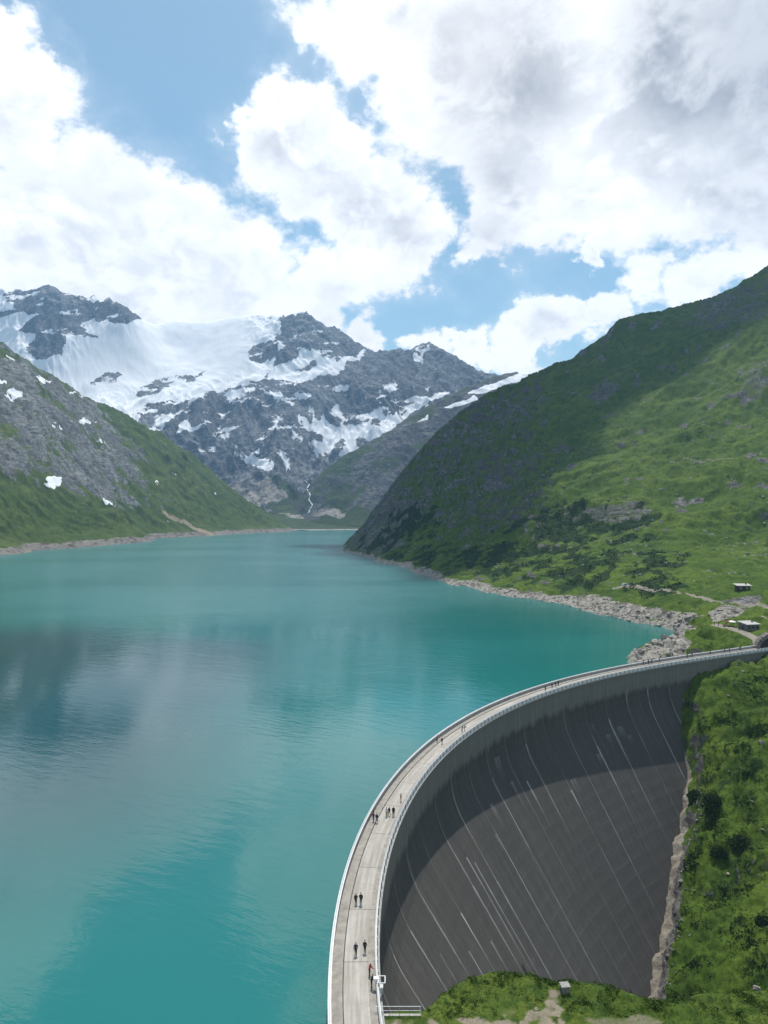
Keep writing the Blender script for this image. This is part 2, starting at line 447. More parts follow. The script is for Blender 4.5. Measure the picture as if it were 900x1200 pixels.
def build_right():
    X, Y = grid(-0.13, 0.66, 640, 138, 1750, 840)
    Z = right_z(X, Y)
    s = np.full(X.shape, 999.0); o = np.full(X.shape, -999.0); nr = Y < 345
    s[nr], o[nr] = dam_so(X[nr], Y[nr])
    on = (s > DS0) & (s < DS1 - 6)
    # the excavation keeps clear of the crest; on the face side the ground dives under the concrete
    Z = np.where(on & (o > -9) & (o < CREST + 1), np.minimum(Z, -4.5), Z)
    dist = o - (CREST + batter(np.clip(-Z, 0, 130)))
    Z = np.where(on & (o > CREST) & (s > 60) & (dist < 8) & (Z < -14), Z - 1.2 * sstep(8, 4, dist), Z)
    sl = slope_of(X, Y, Z); U, V = pix(X, Y, Z)
    jx = 9 * fbm(X, Y, 40, 4, 71, 0.6); jy = 9 * fbm(X, Y, 40, 4, 81, 0.6)
    far = sstep(330, 620, Y)
    n = fbm(X, Y, 70, 5, 91, 0.6)
    crag = sstep(0.30, 0.16, X / Y) * far
    rock = sstep(1.45 - .35 * crag, 2.3 - .5 * crag, sl + 0.5 * n) * far
    rock = np.maximum(rock, .8 * far * sstep(.50, .80, fbm(X, Y, 34, 4, 96, .6)))
    for poly, a in (([(405, 640), (432, 600), (452, 572), (480, 590), (470, 640), (440, 655)], .55), ([(540, 590), (600, 540), (660, 500), (690, 520), (640, 570), (580, 610)], .33), ([(570, 555), (590, 540), (585, 575), (565, 580)], .6), ([(690, 460), (720, 440), (725, 465), (700, 475)], .6),
                    ([(470, 640), (540, 615), (600, 600), (570, 640), (520, 660), (480, 660)], .30),
                    ([(660, 600), (700, 585), (760, 590), (765, 615), (715, 620), (690, 610), (660, 630)], .55), ([(780, 380), (870, 330), (900, 320), (900, 370), (830, 390)], .5), ([(720, 480), (760, 420), (840, 400), (830, 430), (760, 470)], .25), ([(860, 430), (900, 420), (900, 470), (870, 465)], .5), ([(800, 650), (880, 640), (900, 655), (850, 665)], .28), ([(848, 708), (858, 697), (866, 692), (886, 696), (890, 709)], .9)):
        rock = np.maximum(rock, a * sstep(-10, 6, patch(U + jx, V + jy, poly)) + 0.0)
    rock = np.where(Y < 330, sstep(1.25, 2.0, sl + .4 * n) * .75, rock)
    scrub = np.zeros_like(Z)
    for poly in ([(570, 640), (620, 605), (690, 590), (760, 600), (765, 625), (720, 640), (700, 690), (650, 690), (600, 685), (560, 665)], [(480, 655), (560, 640), (600, 610), (570, 660), (520, 670)], [(420, 640), (470, 600), (520, 590), (500, 630), (450, 655)], [(760, 640), (800, 650), (790, 690), (740, 690)]):
        scrub = np.maximum(scrub, 0.40 * sstep(-14, 10, patch(U + jx, V + jy, poly)))
    scrub = scrub + 0.62 * fbm(X, Y, 26, 4, 97, .65) * (scrub > 0.05) + np.where(Y < 330, 0.14 + 0.40 * fbm(X, Y, 11, 4, 98, 0.6), 0.12 + .3 * n)
    zb = Z - WATER
    bare = sstep(5.2, 2.2, zb + 2.6 * fbm(X, Y, 30, 4, 93) ) * (Y > 285) * (o < -4) * (1 - sstep(795, 812, U) * (Y < 352))
    pen = [(712, 778), (735, 766), (765, 752), (785, 738), (800, 742), (812, 752), (800, 762), (770, 768), (740, 775)]
    bare = np.maximum(bare, (Y < 380) * 0.75 * sstep(-4, 4, patch(U + jx * .3, V + jy * .3, pen)))
    bare = np.maximum(bare, (Y < 480) * .85 * sstep(-7, 6, patch(U + jx * .6, V + jy * .5, [(660, 700), (700, 698), (760, 713), (820, 719), (795, 729), (740, 722), (690, 714)])))
    bare = np.maximum(bare, (Y < 430) * .8 * sstep(-5, 3, patch(U + jx * .3, V + jy * .3, [(828, 717), (845, 710), (872, 712), (865, 722), (835, 728)])))
    dirt = sstep(2.3, 1.2, line_d(X, Y, track)) + sstep(2.6, 1.6, line_d(X, Y, terr)) + .8 * sstep(1.8, .8, line_d(X, Y, upper)) + sstep(2.0, 1.0, line_d(X, Y, path2))
    dirt = np.maximum(dirt, sstep(6.5, 4.5, np.hypot(X - 160, Y - 303)))
    wd = 1.1 + 3.2 * sstep(-22, -58, Z)
    strip = sstep(wd + 1.0, wd - .6, dist + 1.2 * fbm(X, Y, 9, 3, 99)) * on * (o > CREST) * sstep(-22, -32, Z) * (s > 90)
    dirt = np.clip(np.maximum(dirt * 0.9, strip * (.72 + .5 * fbm(X, Y, 6, 3, 89))), 0, 1)
    bare = np.maximum(bare, strip); scrub = scrub * (1 - np.clip(dirt + strip + bare, 0, 1)); rock = np.maximum(rock, .75 * sstep(9.5, 6.5, dist) * on * (o > CREST) * sstep(-40, -55, Z) * (s > 90))
    snow = np.zeros_like(Z)
    for poly in ([(866, 316), (898, 306), (900, 311), (870, 320)], [(808, 344), (818, 342), (820, 346), (810, 348)]):
        snow = np.maximum(snow, sstep(-3, 2, patch(U + jx * .5, V + jy * .3, poly)))
    m = terrain_mat('alpine_meadow', GRASS_R, ROCK, BARE, 0.8, dirt=(0.27, 0.238, 0.195))
    keep = (Z > -9) | ((o > CREST - 2) & (Y < 300))
    terrain_obj('hillside_right', X, Y, Z, dict(rock=rock, scrub=np.clip(scrub, 0, 1), bare=bare, dirt=dirt, snow=snow), m, drop=-130, keep=keep)
    return dict(X=X, Y=Y, Z=Z, U=U, V=V, s=s, o=o, dist=dist, scrub=scrub, bare=bare, strip=strip, dirt=dirt)
RT = build_right()

# ------------------------------------------------------------------ left hill
left_pts = [atz(*p, WATER) for p in [(-120, 668), (-50, 656), (0, 651), (40, 645), (100, 641), (145, 637), (180, 631), (230, 628.5), (270, 626), (310, 624), (345, 622)]]
left_pts += [(x + 60, y - 80, -25.0) for (x, y, z) in left_pts[:]]
left_pts += [at(*p) for p in [(-150, 380, 1700), (-50, 395, 1800), (0, 405, 1850), (30, 425, 1950), (70, 448, 2050), (100, 463, 2150), (150, 490, 2300), (200, 516, 2420), (240, 550, 2500), (290, 590, 2520), (318, 607, 2520),
    (0, 450, 1650), (0, 520, 1420), (0, 580, 1250), (0, 630, 1090), (60, 500, 1700), (60, 580, 1420), (100, 540, 1750), (100, 600, 1450), (150, 560, 1850), (150, 610, 1560), (200, 570, 2020), (200, 610, 1850), (250, 595, 2150), (280, 612, 2170),
    (-100, 600, 1100), (-100, 480, 1450)]]
for (a, b_, D, z_) in ((-50, 0, 2200, 480), (30, 0, 2350, 440), (100, 0, 2500, 330), (150, 0, 2650, 260), (200, 0, 2750, 180), (240, 0, 2800, 90), (300, 0, 2800, -20)):
    left_pts.append(((a - 450) / F * D, D, z_))
tps_L = TPS(left_pts, 2e-4)

def build_left():
    X, Y = grid(-0.70, -0.115, 520, 900, 2850, 420)
    z = tps_L(X, Y); up = sstep(-4, 45, z)
    wx = X + 25 * fbm(X, Y, 180, 2, 150); wy = Y + 25 * fbm(X, Y, 180, 2, 160)
    Z = z + up * (17 * ridged(wx * 0.8 + wy * 0.6, (wy * 0.8 - wx * 0.6) * 0.5, 230, 4, 111, 0.5) + 11 * ridged(wx, wy, 80, 5, 121, 0.6) - 10) + (1 - up) * 2 * ridged(wx, wy, 40, 3, 131)
    sl = slope_of(X, Y, Z); U, V = pix(X, Y, Z)
    jx = 10 * fbm(X, Y, 60, 4, 171, 0.6); jy = 10 * fbm(X, Y, 60, 4, 181, 0.6)
    n = fbm(X, Y, 90, 5, 191, 0.6)
    rock = 0.18 + .35 * n + 0.25 * sstep(.7, 1.3, sl)
    rp = patch(U + jx, V + jy, [(-20, 395), (30, 420), (100, 460), (150, 500), (170, 540), (175, 575), (205, 610), (170, 600), (120, 590), (95, 572), (70, 578), (30, 560), (-20, 545)])
    rock = rock + 0.42 * sstep(-14, 12, rp)
    gp = patch(U + jx, V + jy, [(120, 475), (200, 512), (250, 560), (300, 605), (215, 600), (195, 560), (165, 520), (130, 495)])
    rock = rock - 0.35 * sstep(-10, 6, gp) - .12
    lo = patch(U + jx, V + jy, [(-20, 575), (60, 590), (110, 600), (180, 600), (230, 618), (-20, 640)])
    rock = rock - 0.3 * sstep(-8, 8, lo) - .16 * sstep(520, 600, V)
    scrub = 0.1 + .35 * fbm(X, Y, 60, 4, 195) + 0.2 * sstep(-6, 10, patch(U + jx, V + jy, [(160, 500), (210, 525), (240, 575), (190, 560)]))
    bare = sstep(13, 8, Z - WATER + 4 * n)
    snow = np.zeros_like(Z)
    j2 = .5
    for poly in ([(48, 563), (60, 559), (74, 560), (73, 570), (67, 574)], [(5, 462), (14, 456), (24, 457), (25, 464), (15, 470), (12, 465)], [(88, 489), (105, 491), (114, 498), (95, 496)], [(3, 412), (18, 418), (20, 424), (8, 420)], [(36, 435), (52, 440), (68, 450), (50, 447)],
                 [(80, 457), (98, 464), (100, 468), (85, 463)], [(122, 584), (132, 588), (136, 595), (126, 593)], [(112, 516), (126, 520), (127, 524), (116, 521)], [(189, 543), (196, 549), (212, 563), (200, 556)], [(178, 556), (186, 562), (192, 568), (182, 563)],
                 [(-10, 440), (8, 446), (6, 452), (-10, 450)], [(55, 494), (66, 497), (82, 506), (70, 504)], [(78, 491), (88, 494), (86, 498)], [(246, 575), (258, 584), (254, 586)], [(192, 600), (205, 612), (200, 611)], [(238, 560), (243, 565), (239, 565)], [(70, 472), (78, 474), (76, 478)], [(268, 594), (276, 598), (272, 599)]):
        snow = np.maximum(snow, sstep(-.6, 2.2, patch(U + jx * j2, V + jy * j2, poly)))
    dirt = .9 * sstep(2.5, .5, np.abs(patch(U + jx * .3, V + jy * .3, [(190, 598), (215, 610), (250, 627), (251, 629), (213, 613)])))* (V > 596) * (V < 630)
    m = terrain_mat('rocky_meadow', GRASS_L, ((0.185, 0.19, 0.188), (0.31, 0.315, 0.305)), ((0.15, 0.138, 0.12), (0.24, 0.22, 0.195)), 2.2)
    terrain_obj('hillside_left', X, Y, Z, dict(rock=np.clip(rock, 0, 1), scrub=np.clip(scrub, 0, 1), bare=bare, dirt=dirt, snow=snow), m)
build_left()

# ------------------------------------------------------------------ glaciated massif at the head of the valley
far_sky = [(-140, 352, 4400), (-60, 345, 4400), (0, 341, 4400), (35, 343, 4300), (60, 344, 4250), (110, 352, 4250), (140, 362, 4250), (157, 376, 4300), (200, 379, 4700), (250, 377, 4750), (300, 374, 4700), (335, 374, 4450), (350, 369, 4400), (385, 379, 4400), (425, 408, 4400), (460, 414, 4500),
           (485, 412, 4500), (505, 399, 4450), (530, 418, 4500), (575, 441, 4500), (640, 452, 4600), (740, 440, 4600)]
far_pts = [at(*p) for p in far_sky]
far_pts += [(x * 1.13, y * 1.13, z - 320) for (x, y, z) in far_pts]
far_pts += [at(*p) for p in [(0, 375, 4150), (0, 410, 3950), (60, 400, 3980), (60, 440, 3850), (105, 375, 4150), (110, 440, 3900), (200, 405, 4400), (250, 412, 4300), (150, 430, 4050), (230, 445, 4000), (285, 435, 4050), (130, 478, 3700), (-100, 420, 3900),
    (345, 395, 4180), (310, 418, 4080), (350, 428, 4020), (395, 400, 4250), (400, 425, 4080), (330, 440, 3960), (440, 440, 4150), (470, 450, 4050), (505, 430, 4220), (540, 450, 4200),
    (200, 478, 3720), (260, 464, 3820), (320, 455, 3850), (370, 470, 3780), (430, 470, 3850), (490, 465, 3950), (560, 470, 4050), (450, 500, 3640), (385, 508, 3600), (520, 490, 3800), (360, 490, 3660), (420, 512, 3560),
    (220, 530, 3420), (280, 530, 3420), (320, 520, 3480), (340, 545, 3350), (400, 545, 3350), (440, 550, 3380), (230, 560, 3250), (270, 575, 3080), (280, 559, 3180), (312, 556, 3120), (345, 570, 3000), (300, 590, 2900), (330, 600, 2800), (355, 598, 2850), (365, 590, 2950), (380, 600, 2850), (450, 590, 2950), (520, 550, 3300), (620, 520, 3500),
    (300, 612, 2660), (350, 613, 2660), (400, 614, 2660), (440, 612, 2700), (500, 610, 2700), (600, 600, 2800), (200, 600, 2900), (100, 580, 3000), (0, 560, 3100), (-120, 540, 3100), (150, 540, 3250), (60, 500, 3450)]]
far_pts += [atz(p[0], p[1], WATER) for p in ((300, 622.2), (345, 621.6), (385, 621.2), (420, 621))]
far_pts += [((p - 450) / F * 2420, 2420, -20.0) for p in (250, 330, 400, 460)]
tps_F = TPS(far_pts, 1e-4, 3000.0)

def build_far():
    X, Y = grid(-0.66, 0.30, 780, 2440, 5000, 500)
    z = tps_F(X, Y); up = sstep(15, 160, z)
    U0, V0 = pix(X, Y, z)
    ice = sstep(-25, 25, patch(U0, V0, [(-60, 395), (60, 440), (100, 385), (160, 385), (165, 340), (300, 340), (300, 420), (330, 432), (420, 415), (400, 432), (330, 446), (260, 458), (160, 470), (100, 470), (-60, 420)]))
    rough = up * (1 - 0.92 * ice)
    wx = X + 60 * fbm(X, Y, 420, 3, 250); wy = Y + 60 * fbm(X, Y, 420, 3, 260)
    # strata dip to the left: ribs follow tilted beds
    Z = z + rough * ((85 - 50 * sstep(4000, 4250, Y)) * ridged(wx, wy * 0.6, 520, 5, 211, 0.52) + (44 - 16 * sstep(4000, 4250, Y)) * ridged(wx * 0.8 + wy * 0.6, (wy * .8 - wx * .6) * 0.4, 190, 5, 221, 0.6) - 26)
    Z = Z + up * ice * 9 * fbm(X, Y, 240, 3, 231) + (1 - up) * 1.5 * fbm(X, Y, 60, 3, 241)
    crest = (np.abs(Z - z) < 1e9) * up * sstep(3900, 4250, Y) * 12 * ridged(X, Y, 80, 3, 245, .6) * (1 - ice)
    Z = Z + crest
    sl = slope_of(X, Y, Z); U, V = pix(X, Y, Z)
    jx = 7 * fbm(X, Y, 160, 5, 271, 0.65); jy = 5 * fbm(X, Y, 160, 5, 281, 0.65)
    n = fbm(X, Y, 200, 6, 291, 0.65)
    def pa(poly, lo=-4, hi=3, j=1.0): return sstep(lo, hi, patch(U + jx * j, V + jy * j, poly))
    snow = 0.9 * pa([(-90, 300), (160, 300), (300, 340), (420, 360), (430, 412), (392, 440), (345, 446), (318, 441), (270, 455), (235, 466), (205, 470), (165, 478), (150, 500), (120, 490), (-90, 440)], -5, 4)
    rk = pa([(8, 345), (40, 325), (62, 315), (112, 322), (156, 345), (170, 376), (140, 379), (108, 372), (96, 379), (118, 396), (98, 394), (78, 393), (72, 402), (74, 412), (62, 422), (55, 428), (42, 420), (28, 410), (40, 396), (22, 390), (48, 370), (20, 364)], -3, 3)
    rk = np.maximum(rk, pa([(-90, 360), (0, 366), (40, 358), (38, 362), (0, 372), (-90, 368)], -2, 2, .6))
    rk = np.maximum(rk, pa([(160, 462), (165, 450), (200, 440), (240, 438), (222, 446), (200, 450), (182, 465)], -2, 2))
    rk = np.maximum(rk, .85 * pa([(100, 450), (128, 436), (148, 440), (125, 452)], -3, 3))
    rk = np.maximum(rk, pa([(291, 414), (305, 402), (325, 388), (338, 350), (378, 345), (412, 370), (436, 405), (410, 418), (392, 421), (370, 410), (352, 408), (342, 420), (322, 432), (328, 418), (312, 424), (295, 424)], -2, 2))
    strip_ = 0.75 * pa([(318, 402), (352, 384), (365, 390), (352, 402), (330, 412)], -3, 3)
    rk = rk - strip_ * (0.6 + n * .6)
    rk = np.maximum(rk, pa([(345, 434), (372, 424), (374, 430), (358, 436)], -2, 2))
    rk = np.maximum(rk, pa([(300, 442), (318, 436), (312, 446)], -2, 2) * .8)
    snow = snow - np.clip(rk, 0, 1) * 0.9 + np.clip(rk, 0, 1) * (.22 + .6 * n) * sstep(1.5, .6, sl)
    # couloirs and snow fans on the cliffs below
    cliff = sstep(560, 520, V) * sstep(430, 455, V)
    snow = np.maximum(snow, cliff * sstep(1.15, .4, sl) * (.42 + .75 * n))
    gl = Z - z - up * 8
    snow = np.maximum(snow, cliff * sstep(5, -50, gl) * (.50 + .8 * n))
    st = fbm(X * 0.22 + Z * 0.3, Z * 0.95 - X * 0.30, 62, 4, 295, .6)
    snow = np.maximum(snow, np.maximum(cliff * sstep(420, 380, np.abs(U - 330) * 2), np.clip(rk, 0, 1)) * sstep(.15, .55, st + .45 * n) * .62)
    sn2 = np.zeros_like(Z)
    for poly in ([(362, 468), (368, 478), (372, 490), (400, 498), (440, 494), (470, 482), (494, 468), (520, 464), (488, 482), (462, 498), (448, 512), (420, 517), (390, 514), (362, 504), (346, 486), (350, 484), (370, 498)],
                 [(178, 492), (200, 483), (204, 487), (188, 503), (176, 500)], [(214, 500), (222, 482), (224, 496), (238, 496), (220, 508), (206, 513)], [(250, 484), (264, 480), (262, 486)], [(196, 470), (210, 467), (206, 474)],
                 [(290, 542), (304, 536), (318, 540), (320, 552), (308, 548), (294, 550)], [(340, 500), (358, 512), (352, 524), (342, 516)], [(326, 520), (336, 530), (342, 556), (330, 540)], [(290, 495), (298, 508), (294, 506)], [(368, 515), (380, 520), (376, 526), (366, 522)], [(412, 522), (424, 524), (420, 530), (408, 528)],
                 [(276, 470), (292, 466), (288, 474)], [(300, 456), (330, 462), (352, 478), (330, 472)], [(322, 492), (330, 488), (328, 498)], [(244, 527), (250, 532), (246, 534)], [(420, 468), (436, 464), (432, 472)], [(484, 410), (500, 404), (496, 424), (486, 420)], [(500, 455), (508, 448), (506, 458)], [(392, 455), (398, 450), (396, 462)]):
        sn2 = np.maximum(sn2, pa(poly, -2, 2.0, .9))
    snow = np.maximum(snow, sn2 * (0.75 + .3 * n))
    snow = snow * sstep(608, 590, V)
    rock = sstep(625, 560, V + 12 * n + .02 * (U - 300))
    rock = np.maximum(rock, sstep(.5, .9, sl) * sstep(613, 600, V))
    rock = np.clip(rock - 0.6 * pa([(300, 552), (330, 556), (350, 575), (350, 600), (300, 600), (330, 580)], -8, 6), 0, 1)
    bare = np.maximum(0.9 * sstep(4.5, 1.5, Z - WATER), .8 * pa([(270, 565), (312, 560), (335, 580), (300, 598), (275, 590)], -6, 5))
    bare = np.maximum(bare, .7 * pa([(325, 603), (370, 597), (405, 606), (360, 608)], -4, 3))
    dirt = np.zeros_like(Z)
    m = terrain_mat('glaciated_rock', GRASS_F, ((0.19, 0.20, 0.215), (0.32, 0.325, 0.33)), ((0.25, 0.23, 0.21), (0.33, 0.31, 0.28)), 4.5, sharp=0.46)
    terrain_obj('mountain_massif', X, Y, Z, dict(rock=rock, bare=bare, dirt=dirt, snow=np.clip(snow, 0, 1)), m)
build_far()

spur_pts = [at(*p) for p in [(680, 425, 3450), (600, 441, 3300), (580, 448, 3270), (560, 456, 3250), (520, 471, 3200), (480, 494, 3100), (440, 519, 3000), (400, 543, 2950), (375, 562, 2900), (362, 585, 2830), (358, 602, 2760), (440, 608, 2640), (400, 609, 2650), (480, 606, 2600), (375, 608, 2690),
    (480, 550, 2870), (440, 570, 2800), (520, 530, 2950), (580, 520, 2950), (620, 560, 2700), (400, 580, 2790), (660, 500, 3100)]]
spur_pts += [(x * 1.14, y * 1.14, z - 130) for (x, y, z) in spur_pts[:10]]
tps_S = TPS(spur_pts, 1e-4, 3000.0)
def build_spur():
    X, Y = grid(-0.14, 0.32, 400, 2560, 3750, 230)
    z = tps_S(X, Y); up = sstep(25, 90, z)
    Z = z + up * (16 * ridged(X * .6 + Y * .8, (Y * .6 - X * .8) * 0.4, 220, 5, 311, 0.55) + 5 * ridged(X, Y, 60, 4, 321, .6)) + 4
    sl = slope_of(X, Y, Z); U, V = pix(X, Y, Z)
    n = fbm(X, Y, 120, 5, 331, 0.65); jx = 6 * fbm(X, Y, 120, 4, 341, 0.6); jy = 5 * fbm(X, Y, 120, 4, 351, .6)
    rk = patch(U + jx, V + jy, [(620, 430), (560, 450), (520, 470), (470, 500), (440, 522), (400, 548), (430, 545), (500, 510), (560, 490), (620, 460)])
    rock = 0.2 + .4 * n + .4 * sstep(-8, 8, rk) + .3 * sstep(.6, 1.1, sl)
    rock = rock + .5 * sstep(-6, 6, patch(U + jx, V + jy, [(400, 600), (450, 560), (500, 530), (520, 550), (460, 590)]))
    snow = np.zeros_like(Z)
    for poly in ([(624, 432), (600, 440), (566, 453), (548, 462), (560, 462), (590, 452), (624, 442)], [(556, 464), (520, 478), (530, 478), (560, 468)], [(500, 486), (490, 494), (500, 492)]):
        snow = np.maximum(snow, sstep(-2, 1.5, patch(U + jx * .6, V + jy * .4, poly)))
    bare = .8 * sstep(-3, 3, patch(U + jx, V + jy, [(360, 604), (380, 596), (410, 600), (400, 608)]))
    m = terrain_mat('valley_meadow', GRASS_F, ((0.12, 0.12, 0.125), (0.21, 0.205, 0.20)), ((0.25, 0.23, 0.21), (0.33, 0.31, 0.28)), 3.5)
    terrain_obj('valley_spur', X, Y, Z, dict(rock=np.clip(rock, 0, 1), snow=snow, bare=bare, scrub=0.2 + .3 * n), m, drop=8)
build_spur()

# ------------------------------------------------------------------ lake
def build_lake():
    m, k, b = new_mat('glacial_water')
    P = k.node('ShaderNodeNewGeometry').outputs['Position']
    n1 = k.noise(k.vmath('MULTIPLY', P, (0.6, 1.0, 1.0)), 1 / 420, 4, 0.5, 1.2)
    n2 = k.noise(P, 1 / 90, 4, 0.55, 0.6)
    c = k.mix(k.ramp(n1, 0.35, 0.68), (0.008, 0.128, 0.122), (0.013, 0.160, 0.150))
    c = k.mix(k.ramp(n2, 0.4, 0.75, 0, 0.35), c, (0.010, 0.135, 0.118))
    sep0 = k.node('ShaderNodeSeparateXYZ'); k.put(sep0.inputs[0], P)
    sky_sheen = k.ramp(k.math('ADD', sep0.outputs[1], k.math('MULTIPLY', k.math('SUBTRACT', n1, 0.5), 900.0)), 380.0, 900.0)   # paler far water: bright sky reflection painted into the base colour
    c = k.mix(sky_sheen, c, (0.036, 0.170, 0.170))
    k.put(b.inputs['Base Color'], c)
    b.inputs['IOR'].default_value = 1.333; b.inputs['Specular IOR Level'].default_value = 0.95
    calm = k.ramp(k.noise(k.vmath('MULTIPLY', P, (0.5, 1.0, 1.0)), 1 / 260, 4, 0.5, 0.8), 0.42, 0.62)
    sep = k.node('ShaderNodeSeparateXYZ'); k.put(sep.inputs[0], P)
    wob = k.math('MULTIPLY', k.math('SUBTRACT', k.noise(P, 1 / 120, 3, 0.5), 0.5), 260.0)
    breeze = k.ramp(k.math('ADD', sep.outputs[1], wob), 330.0, 520.0)             # the upper lake is ruffled by wind
    k.put(b.inputs['Roughness'], k.math('ADD', k.ramp(calm, 0, 1, 0.05, 0.09), k.math('MULTIPLY', breeze, 0.14)))
    rot = k.node('ShaderNodeVectorRotate', rotation_type='Z_AXIS'); k.put(rot.inputs['Vector'], P); rot.inputs['Angle'].default_value = R(28)
    Pw = k.vmath('MULTIPLY', rot.outputs[0], (0.35, 1.0, 1.0))
    w1 = k.noise(Pw, 1 / 2.4, 4, 0.62, 0.3)
    w2 = k.noise(Pw, 1 / 14, 3, 0.55)
    h = k.math('ADD', k.math('MULTIPLY', w1, 0.55), k.math('MULTIPLY', w2, 0.5))
    bn = k.node('ShaderNodeBump'); k.put(bn.inputs['Height'], h); bn.inputs['Distance'].default_value = 0.5
    k.put(bn.inputs['Strength'], k.math('ADD', k.ramp(calm, 0, 1, 0.16, 0.34), k.math('MULTIPLY', breeze, 0.9)))
    k.put(b.inputs['Normal'], bn.outputs[0])
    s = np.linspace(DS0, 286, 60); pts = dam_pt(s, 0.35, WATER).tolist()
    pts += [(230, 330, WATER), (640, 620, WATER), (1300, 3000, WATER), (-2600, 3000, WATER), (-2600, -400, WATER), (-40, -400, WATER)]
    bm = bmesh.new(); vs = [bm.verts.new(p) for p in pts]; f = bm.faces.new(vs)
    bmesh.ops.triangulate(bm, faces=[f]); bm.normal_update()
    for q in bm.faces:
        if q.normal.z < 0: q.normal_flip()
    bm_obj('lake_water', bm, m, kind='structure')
build_lake()

# ------------------------------------------------------------------ dam
def uv_attr(me, S, H):
    put_attr(me, 'station', S); put_attr(me, 'depth', H)

def dam_face_mat():
    m, k, b = new_mat('weathered_dam_concrete')
    S = k.attr('station'); H = k.attr('depth')
    co = k.node('ShaderNodeCombineXYZ'); k.put(co.inputs[0], S); k.put(co.inputs[1], H)
    sh = co.outputs[0]
    st = k.noise(k.vmath('MULTIPLY', sh, (1.0, 0.045, 1.0)), 0.9, 6, 0.65)          # runs straight down the face
    bl = k.noise(k.vmath('MULTIPLY', sh, (1.0, 0.5, 1.0)), 0.06, 5, 0.6)
    fi = k.noise(sh, 0.8, 5, 0.7)
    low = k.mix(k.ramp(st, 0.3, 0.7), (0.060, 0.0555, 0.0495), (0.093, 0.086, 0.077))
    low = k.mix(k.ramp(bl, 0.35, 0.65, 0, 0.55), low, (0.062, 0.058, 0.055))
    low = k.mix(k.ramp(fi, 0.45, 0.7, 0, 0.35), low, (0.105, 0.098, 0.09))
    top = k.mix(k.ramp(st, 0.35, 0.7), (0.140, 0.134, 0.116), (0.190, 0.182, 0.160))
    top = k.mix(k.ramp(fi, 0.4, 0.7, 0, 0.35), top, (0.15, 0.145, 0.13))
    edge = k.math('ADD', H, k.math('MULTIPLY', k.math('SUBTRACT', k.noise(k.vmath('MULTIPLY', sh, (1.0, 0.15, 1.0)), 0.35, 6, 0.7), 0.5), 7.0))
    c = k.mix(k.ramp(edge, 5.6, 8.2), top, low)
    # pale lime along the block joints
    fr = k.math('FRACT', k.math('DIVIDE', k.math('ADD', S, 500.0), BLK))
    dj = k.math('MULTIPLY', k.math('SUBTRACT', 0.5, k.math('ABSOLUTE', k.math('SUBTRACT', fr, 0.5))), BLK)
    wv = k.noise(k.vmath('MULTIPLY', sh, (0.08, 0.03, 1.0)), 1.0, 3, 0.6)
    wid = k.ramp(wv, 0.40, 0.72, 0.09, 0.46)
    jm = k.math('MULTIPLY', k.math('LESS_THAN', dj, wid), k.ramp(k.noise(k.vmath('MULTIPLY', sh, (0.08, 0.05, 1.0)), 1.6, 5, 0.7), 0.34, 0.62, 0.12, 0.72))
    jm = k.math('MULTIPLY', jm, k.ramp(H, 5.5, 8.5, 0.12, 1.0))
    jm = k.math('MULTIPLY', jm, k.ramp(H, 22, 48, 1.0, 0.38))
    jw = k.node('ShaderNodeTexWhiteNoise', noise_dimensions='1D'); k.put(jw.inputs['W'], k.math('ROUND', k.math('DIVIDE', k.math('ADD', S, 500.0), BLK)))
    jm = k.math('MULTIPLY', jm, k.ramp(jw.outputs[0], 0, 1, 0.22, 1.45, False))
    c = k.mix(jm, c, (0.40, 0.38, 0.35))
    # a few long streaks surveyed from the face: station, depth range, half width
    comb = k.ramp(k.noise(k.vmath('MULTIPLY', sh, (5.0, 0.0, 1.0)), 1.0, 4, 0.75), 0.38, 0.66)
    tot = None
    for (s0, h0, h1, w) in STREAKS:
        if w >= .7:                              # wide leaks: a comb of thin runs of unequal length
            a = k.math('LESS_THAN', k.math('ABSOLUTE', k.math('SUBTRACT', S, s0)), w)
            a = k.math('MULTIPLY', k.math('MULTIPLY', a, k.math('GREATER_THAN', H, h0)), k.math('SUBTRACT', comb, k.ramp(H, h0, h1 + 2, 0.0, 1.1, False), clamp=True))
            tot = k.math('MAXIMUM', tot, a); continue
        a = k.math('LESS_THAN', k.math('ABSOLUTE', k.math('SUBTRACT', S, s0)), k.ramp(H, h0, h1, w, w * 0.35, False))
        a = k.math('MULTIPLY', k.math('MULTIPLY', a, k.math('GREATER_THAN', H, h0)), k.ramp(H, h0, h1, 0.90, 0.05))
        tot = a if tot is None else k.math('MAXIMUM', tot, a)
    tot = k.math('MULTIPLY', tot, k.ramp(k.noise(k.vmath('MULTIPLY', sh, (4.5, 0.06, 1.0)), 1.0, 5, 0.75), 0.42, 0.60, 0.0, 0.9))
    c = k.mix(tot, c, (0.50, 0.48, 0.45))
    # lift joints, thin dark / pale level lines
    lf = k.math('FRACT', k.math('DIVIDE', H, 3.4)); li = k.math('LESS_THAN', lf, 0.05)
    lm = k.math('MULTIPLY', li, k.ramp(k.noise(k.vmath('MULTIPLY', sh, (0.12, 0.3, 1.0)), 1.0, 3, 0.6), 0.45, 0.65, 0.0, 0.26))
    c = k.mix(k.math('MULTIPLY', lm, k.ramp(H, 20, 34)), c, (0.17, 0.16, 0.145))
    k.put(b.inputs['Base Color'], c)
    b.inputs['Roughness'].default_value = 0.85; b.inputs['Specular IOR Level'].default_value = 0.2
    k.put(b.inputs['Normal'], k.bump(fi, 0.4, 0.05))
    return m
